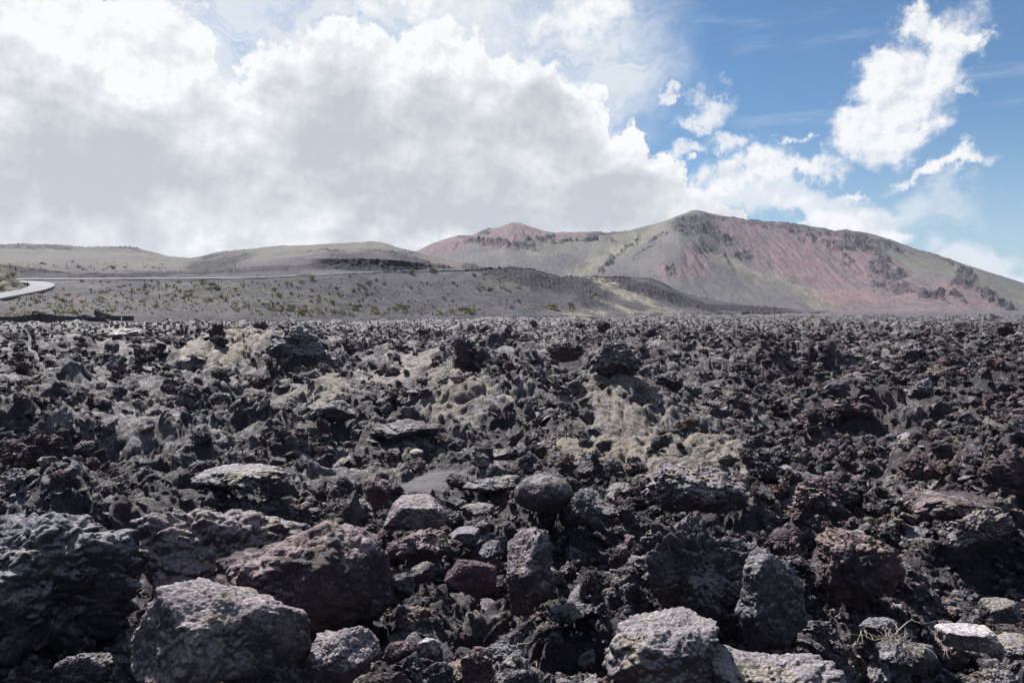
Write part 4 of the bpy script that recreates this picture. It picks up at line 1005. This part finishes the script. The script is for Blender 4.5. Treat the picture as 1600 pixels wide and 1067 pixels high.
# dry grass and cushions, uncountable
def grass():
    rg = np.random.RandomState(12); V = []; Fq = []
    areas = [((20, 220), (452, 490), 700), ((220, 390), (440, 488), 700), ((-80, 60), (490, 500), 260), ((50, 125), (486, 494), 300), ((150, 190), (482, 489), 200), ((390, 760), (482, 492), 800), ((20, 300), (411, 422), 300), ((740, 800), (430, 460), 200), ((400, 740), (430, 484), 600), ((820, 900), (480, 488), 200)]
    for (ua, ub), (va, vb), n in areas:
        for _ in range(n):
            u, v = rg.uniform(ua, ub), rg.uniform(va, vb)
            if fbm2(np.array([u / 22]), np.array([v / 7]), 2, 140)[0] < -0.05: continue
            if 432 < v < 440: continue
            p = np.array(on_hill(u, v)[:]); r = rg.uniform(0.2, 0.5)
            p[:2] += rg.normal(size=2) * 0.4
            for k in range(4):
                a = rg.uniform(0, 6.28); t = np.array([math.cos(a), math.sin(a), 1.1]) * r * rg.uniform(.6, 1); s = np.array([-math.sin(a), math.cos(a), 0]) * r * 0.35
                b = len(V); V += [p - s, p + s, p + t + s * .3, p + t - s * .3]; Fq.append((b, b + 1, b + 2, b + 3))
    put('dry_grass', mesh_np('dry_grass', np.array(V), np.array(Fq)), simple_mat('dry grass', (0.20, 0.19, 0.10), (0.40, 0.37, 0.20), 0.2), kind='stuff')
grass()

# curved dry stone walls at the foot of the bank
def dry_wall(pts, hgt, label, seed):
    """pts: photo px of the wall foot with depth; courses of rough blocks"""
    rg = np.random.RandomState(seed)
    P = []
    for (u, v, d) in pts:
        x, k = ray(u, v); P.append(np.array([x * d, d, H + k * d]))
    P = np.array(P); seg = np.linalg.norm(np.diff(P, axis=0), axis=1); L = np.concatenate([[0], np.cumsum(seg)])
    V = []; Fq = []; c = 0.34
    rows = int(hgt / c) + 1
    for r in range(rows):
        s = rg.uniform(0, .3)
        while s < L[-1]:
            w = rg.uniform(0.35, 0.75); m = min(s + w / 2, L[-1])
            q = np.array([np.interp(m, L, P[:, i]) for i in range(3)]); q2 = np.array([np.interp(min(m + .2, L[-1] + .0), L, P[:, i]) for i in range(3)]); q1 = np.array([np.interp(m - .2, L, P[:, i]) for i in range(3)])
            t = q2 - q1; t[2] = 0; t /= np.linalg.norm(t) + 1e-9; nn = np.array([-t[1], t[0], 0]); up = np.array([0, 0, 1.])
            o = q + up * (r + 0.5) * c * 0.97 + nn * rg.normal() * 0.05
            b = len(V)
            for sx, sy, sz in [(-1, -1, -1), (1, -1, -1), (1, 1, -1), (-1, 1, -1), (-1, -1, 1), (1, -1, 1), (1, 1, 1), (-1, 1, 1)]:
                V.append(o + t * sx * w * .5 * rg.uniform(.82, 1.02) + nn * sy * .3 * rg.uniform(.8, 1.1) + up * sz * c * .5 * rg.uniform(.85, 1.12))
            for f in [(0, 3, 2, 1), (4, 5, 6, 7), (0, 1, 5, 4), (1, 2, 6, 5), (2, 3, 7, 6), (3, 0, 4, 7)]: Fq.append([b + i for i in f])
            s += w * 0.97
    put('stone_wall', mesh_np('stone_wall', np.array(V), np.array(Fq)), M_wall, label=label, cat='wall')
dry_wall([(-60, 509, 150), (-20, 509, 150), (30, 508, 151), (62, 503, 155)], 1.5, 'curved black stone wall cut by the left edge of the picture', 1)
dry_wall([(52, 499, 158), (70, 503.5, 154), (95, 507, 151), (124, 508, 150), (125, 507.6, 153), (125, 505, 156)], 1.5, 'longest black stone wall, curving along the foot of the cinder slope at left', 2)
dry_wall([(129, 498.5, 160), (142, 502.5, 157), (161, 503, 156), (162, 502, 159)], 0.95, 'short black stone wall in the middle of the row of walls', 3)
dry_wall([(148, 491, 168), (160, 496, 165), (176, 501, 161), (186, 501, 160)], 0.75, 'slanting black stone wall with green plants on its upper side', 4)
dry_wall([(191, 501, 160), (207, 501.5, 160)], 0.7, 'smallest black stone wall at the right end of the row', 5)

# pale block on the ridge and bleached flat stones far out
def far_rock(u, v, w, h, d, seed, kind, mt, name, label, cat):
    x, k = ray(u, v); ww = w * d / F; hh = h * d / F
    put(name, rock_mesh(name, seed, 4, kind, False, (ww / 2, ww * .35, hh / 2)), mt, loc=(x * d, d, H + k * d), label=label, cat=cat)
M_tan = simple_mat('pale tan rock', (0.30, 0.24, 0.17), (0.48, 0.40, 0.29), 0.7)
M_rust = simple_mat('rusty rock', (0.25, 0.09, 0.05), (0.34, 0.15, 0.09), 0.7)
far_rock(919, 436, 9, 5, 338, 71, 'block', M_tan, 'outcrop', 'pale tan block on the crest of the dark lava ridge', 'outcrop')
far_rock(914, 436, 3, 4, 337, 72, 'angular', M_rust, 'rock', 'tiny rusty rock touching the pale tan block on the ridge', 'rock')
far_rock(1478, 492.5, 24, 3, 420, 73, 'slab', M_pale, 'slab', 'thin white slab far out at the right, below the red slope', 'slab')
far_rock(1195, 503, 12, 2.5, 130, 74, 'slab', M_pale, 'slab', 'small white slab far out right of centre', 'slab')
far_rock(1571, 499, 20, 2.5, 190, 75, 'slab', M_pale, 'slab', 'thin pale slab far out close to the right edge', 'slab')
far_rock(866, 489, 10, 3, 238, 76, 'slab', M_tan, 'slab', 'small tan slab at the foot of the lava ridge', 'slab')
# marker post at the hairpin
p = on_hill(43, 446.5)
def tube(path, r0, r1, n=6):
    P = np.array(path, float); V = []; Fq = []; m = len(P)
    for i in range(m):
        t = P[min(i + 1, m - 1)] - P[max(i - 1, 0)]; t /= np.linalg.norm(t) + 1e-9
        a = np.cross(t, (0.3, 0.2, 0.9)); a /= np.linalg.norm(a) + 1e-9; b = np.cross(t, a); r = r0 + (r1 - r0) * i / (m - 1)
        for k in range(n): V.append(P[i] + r * (math.cos(k * 2 * math.pi / n) * a + math.sin(k * 2 * math.pi / n) * b))
    for i in range(m - 1):
        for k in range(n): Fq.append((i * n + k, i * n + (k + 1) % n, (i + 1) * n + (k + 1) % n, (i + 1) * n + k))
    c0, c1 = len(V), len(V) + 1; V += [P[0], P[-1]]
    for k in range(n): Fq.append(((k + 1) % n, k, c0, c0)); Fq.append(((m - 1) * n + k, (m - 1) * n + (k + 1) % n, c1, c1))
    return V, Fq
def tubes_mesh(name, tl, n=6):
    V = []; T = []
    for path, r0, r1 in tl:
        v, f = tube(path, r0, r1, n); b = len(V); V += v
        for q in f:
            T.append((b + q[0], b + q[1], b + q[2]))
            if q[3] != q[2]: T.append((b + q[0], b + q[2], b + q[3]))
    return mesh_np(name, np.array(V), np.array(T), smooth=True)
x, k = ray(43, 446); d = 190
root = put('road_marker', None, None, loc=(x * d, d, H + k * d), label='small dark marker post on the inner edge of the hairpin bend', cat='post')
put('post', tubes_mesh('post', [([(0, 0, -.4), (0, 0, .75)], .09, .08)]), M_wall, root)
put('cap', tubes_mesh('cap', [([(0, 0, .75), (0, 0, .95)], .12, .10)]), simple_mat('marker cap', (.2, .2, .2), (.3, .3, .3)), root)

# bare thin branch over the hollow
def P3(u, v, d):
    x, k = ray(u, v); return np.array([x * d, d, H + k * d])
def wig(pts, n=5, a=0.006, seed=0):
    rg = np.random.RandomState(seed); o = []
    for i in range(len(pts) - 1):
        for t in np.arange(n) / n: o.append(pts[i] * (1 - t) + pts[i + 1] * t + rg.normal(size=3) * a)
    o.append(pts[-1]); return o
db = foot_depth(820, 1000) - 0.25
def S(l, dd=0): return [P3(u, v, db + dd + j * 0.02) for j, (u, v) in enumerate(l)]
put('dry_branch', tubes_mesh('dry_branch', [(wig(S([(786, 1020), (800, 1012), (812, 1006), (828, 1005), (836, 992), (843, 980), (862, 970)])), .009, .003),
      (wig(S([(843, 980), (858, 978), (866, 972)])), .004, .002), (wig(S([(836, 992), (842, 988), (846, 976), (850, 971)])), .004, .002), (wig(S([(820, 1005), (822, 1012), (826, 1016)])), .003, .002)]),
    M_twig, label='thin bare branch, bleached, lying across the rim of the dark hollow', cat='branch')
# bleached dead shrub lying between the stones, lower right
dt = foot_depth(1390, 1010) - 0.45
def S2(l, dd=0): return wig([P3(u, v, dt + dd - (v - 980) * 0.006) for (u, v) in l], 3, 0.0035, int(l[0][0]))
root = put('dead_shrub', None, loc=tuple(P3(1388, 1003, dt)), label='bleached dead shrub of pale twigs sprawled over the stones at the lower right', cat='shrub')
def child(name, tl):
    me = tubes_mesh(name, tl, 5); 
    me.transform(Matrix.Translation(-Vector(root.location))); put(name, me, M_twig, root)
child('stem', [(S2([(1380, 1003), (1394, 993), (1404, 986), (1410, 977), (1424, 969)]), .009, .004)])
rg = np.random.RandomState(3)
for l in [[(1404, 986), (1400, 976), (1388, 966), (1378, 963)], [(1424, 969), (1438, 973), (1450, 974), (1462, 969)], [(1388, 997), (1366, 1000), (1352, 992), (1325, 990)], [(1394, 993), (1408, 990), (1422, 990)],
          [(1366, 1000), (1358, 990), (1350, 982), (1344, 984), (1354, 978)], [(1345, 985), (1342, 995), (1341, 1006)], [(1346, 985), (1347, 996), (1348, 1003)], [(1350, 984), (1354, 992), (1356, 999)], [(1380, 1003), (1390, 1006), (1398, 1020), (1400, 1034)],
          [(1386, 1000), (1384, 985), (1385, 975)], [(1445, 1010), (1458, 1020), (1465, 1028)], [(1462, 995), (1472, 1008), (1480, 1020), (1484, 1028)], [(1464, 998), (1478, 1012), (1474, 1026)]]:
    child('twig', [(S2(l, -0.03), .0033, .0013)])
tl = []
for i in range(46):
    u, v = 1372 + rg.uniform(0, 50), 990 + rg.uniform(0, 18); a = rg.uniform(-2.6, 0.6); L = rg.uniform(8, 20)
    tl.append((S2([(u, v), (u + L * .5 * math.cos(a), v + L * .4 * math.sin(a)), (u + L * math.cos(a), v + L * .7 * math.sin(a) + rg.normal())], -0.05 + rg.normal() * .02), 0.0026, .0012))
child('twig_tangle', tl)
build_haze()
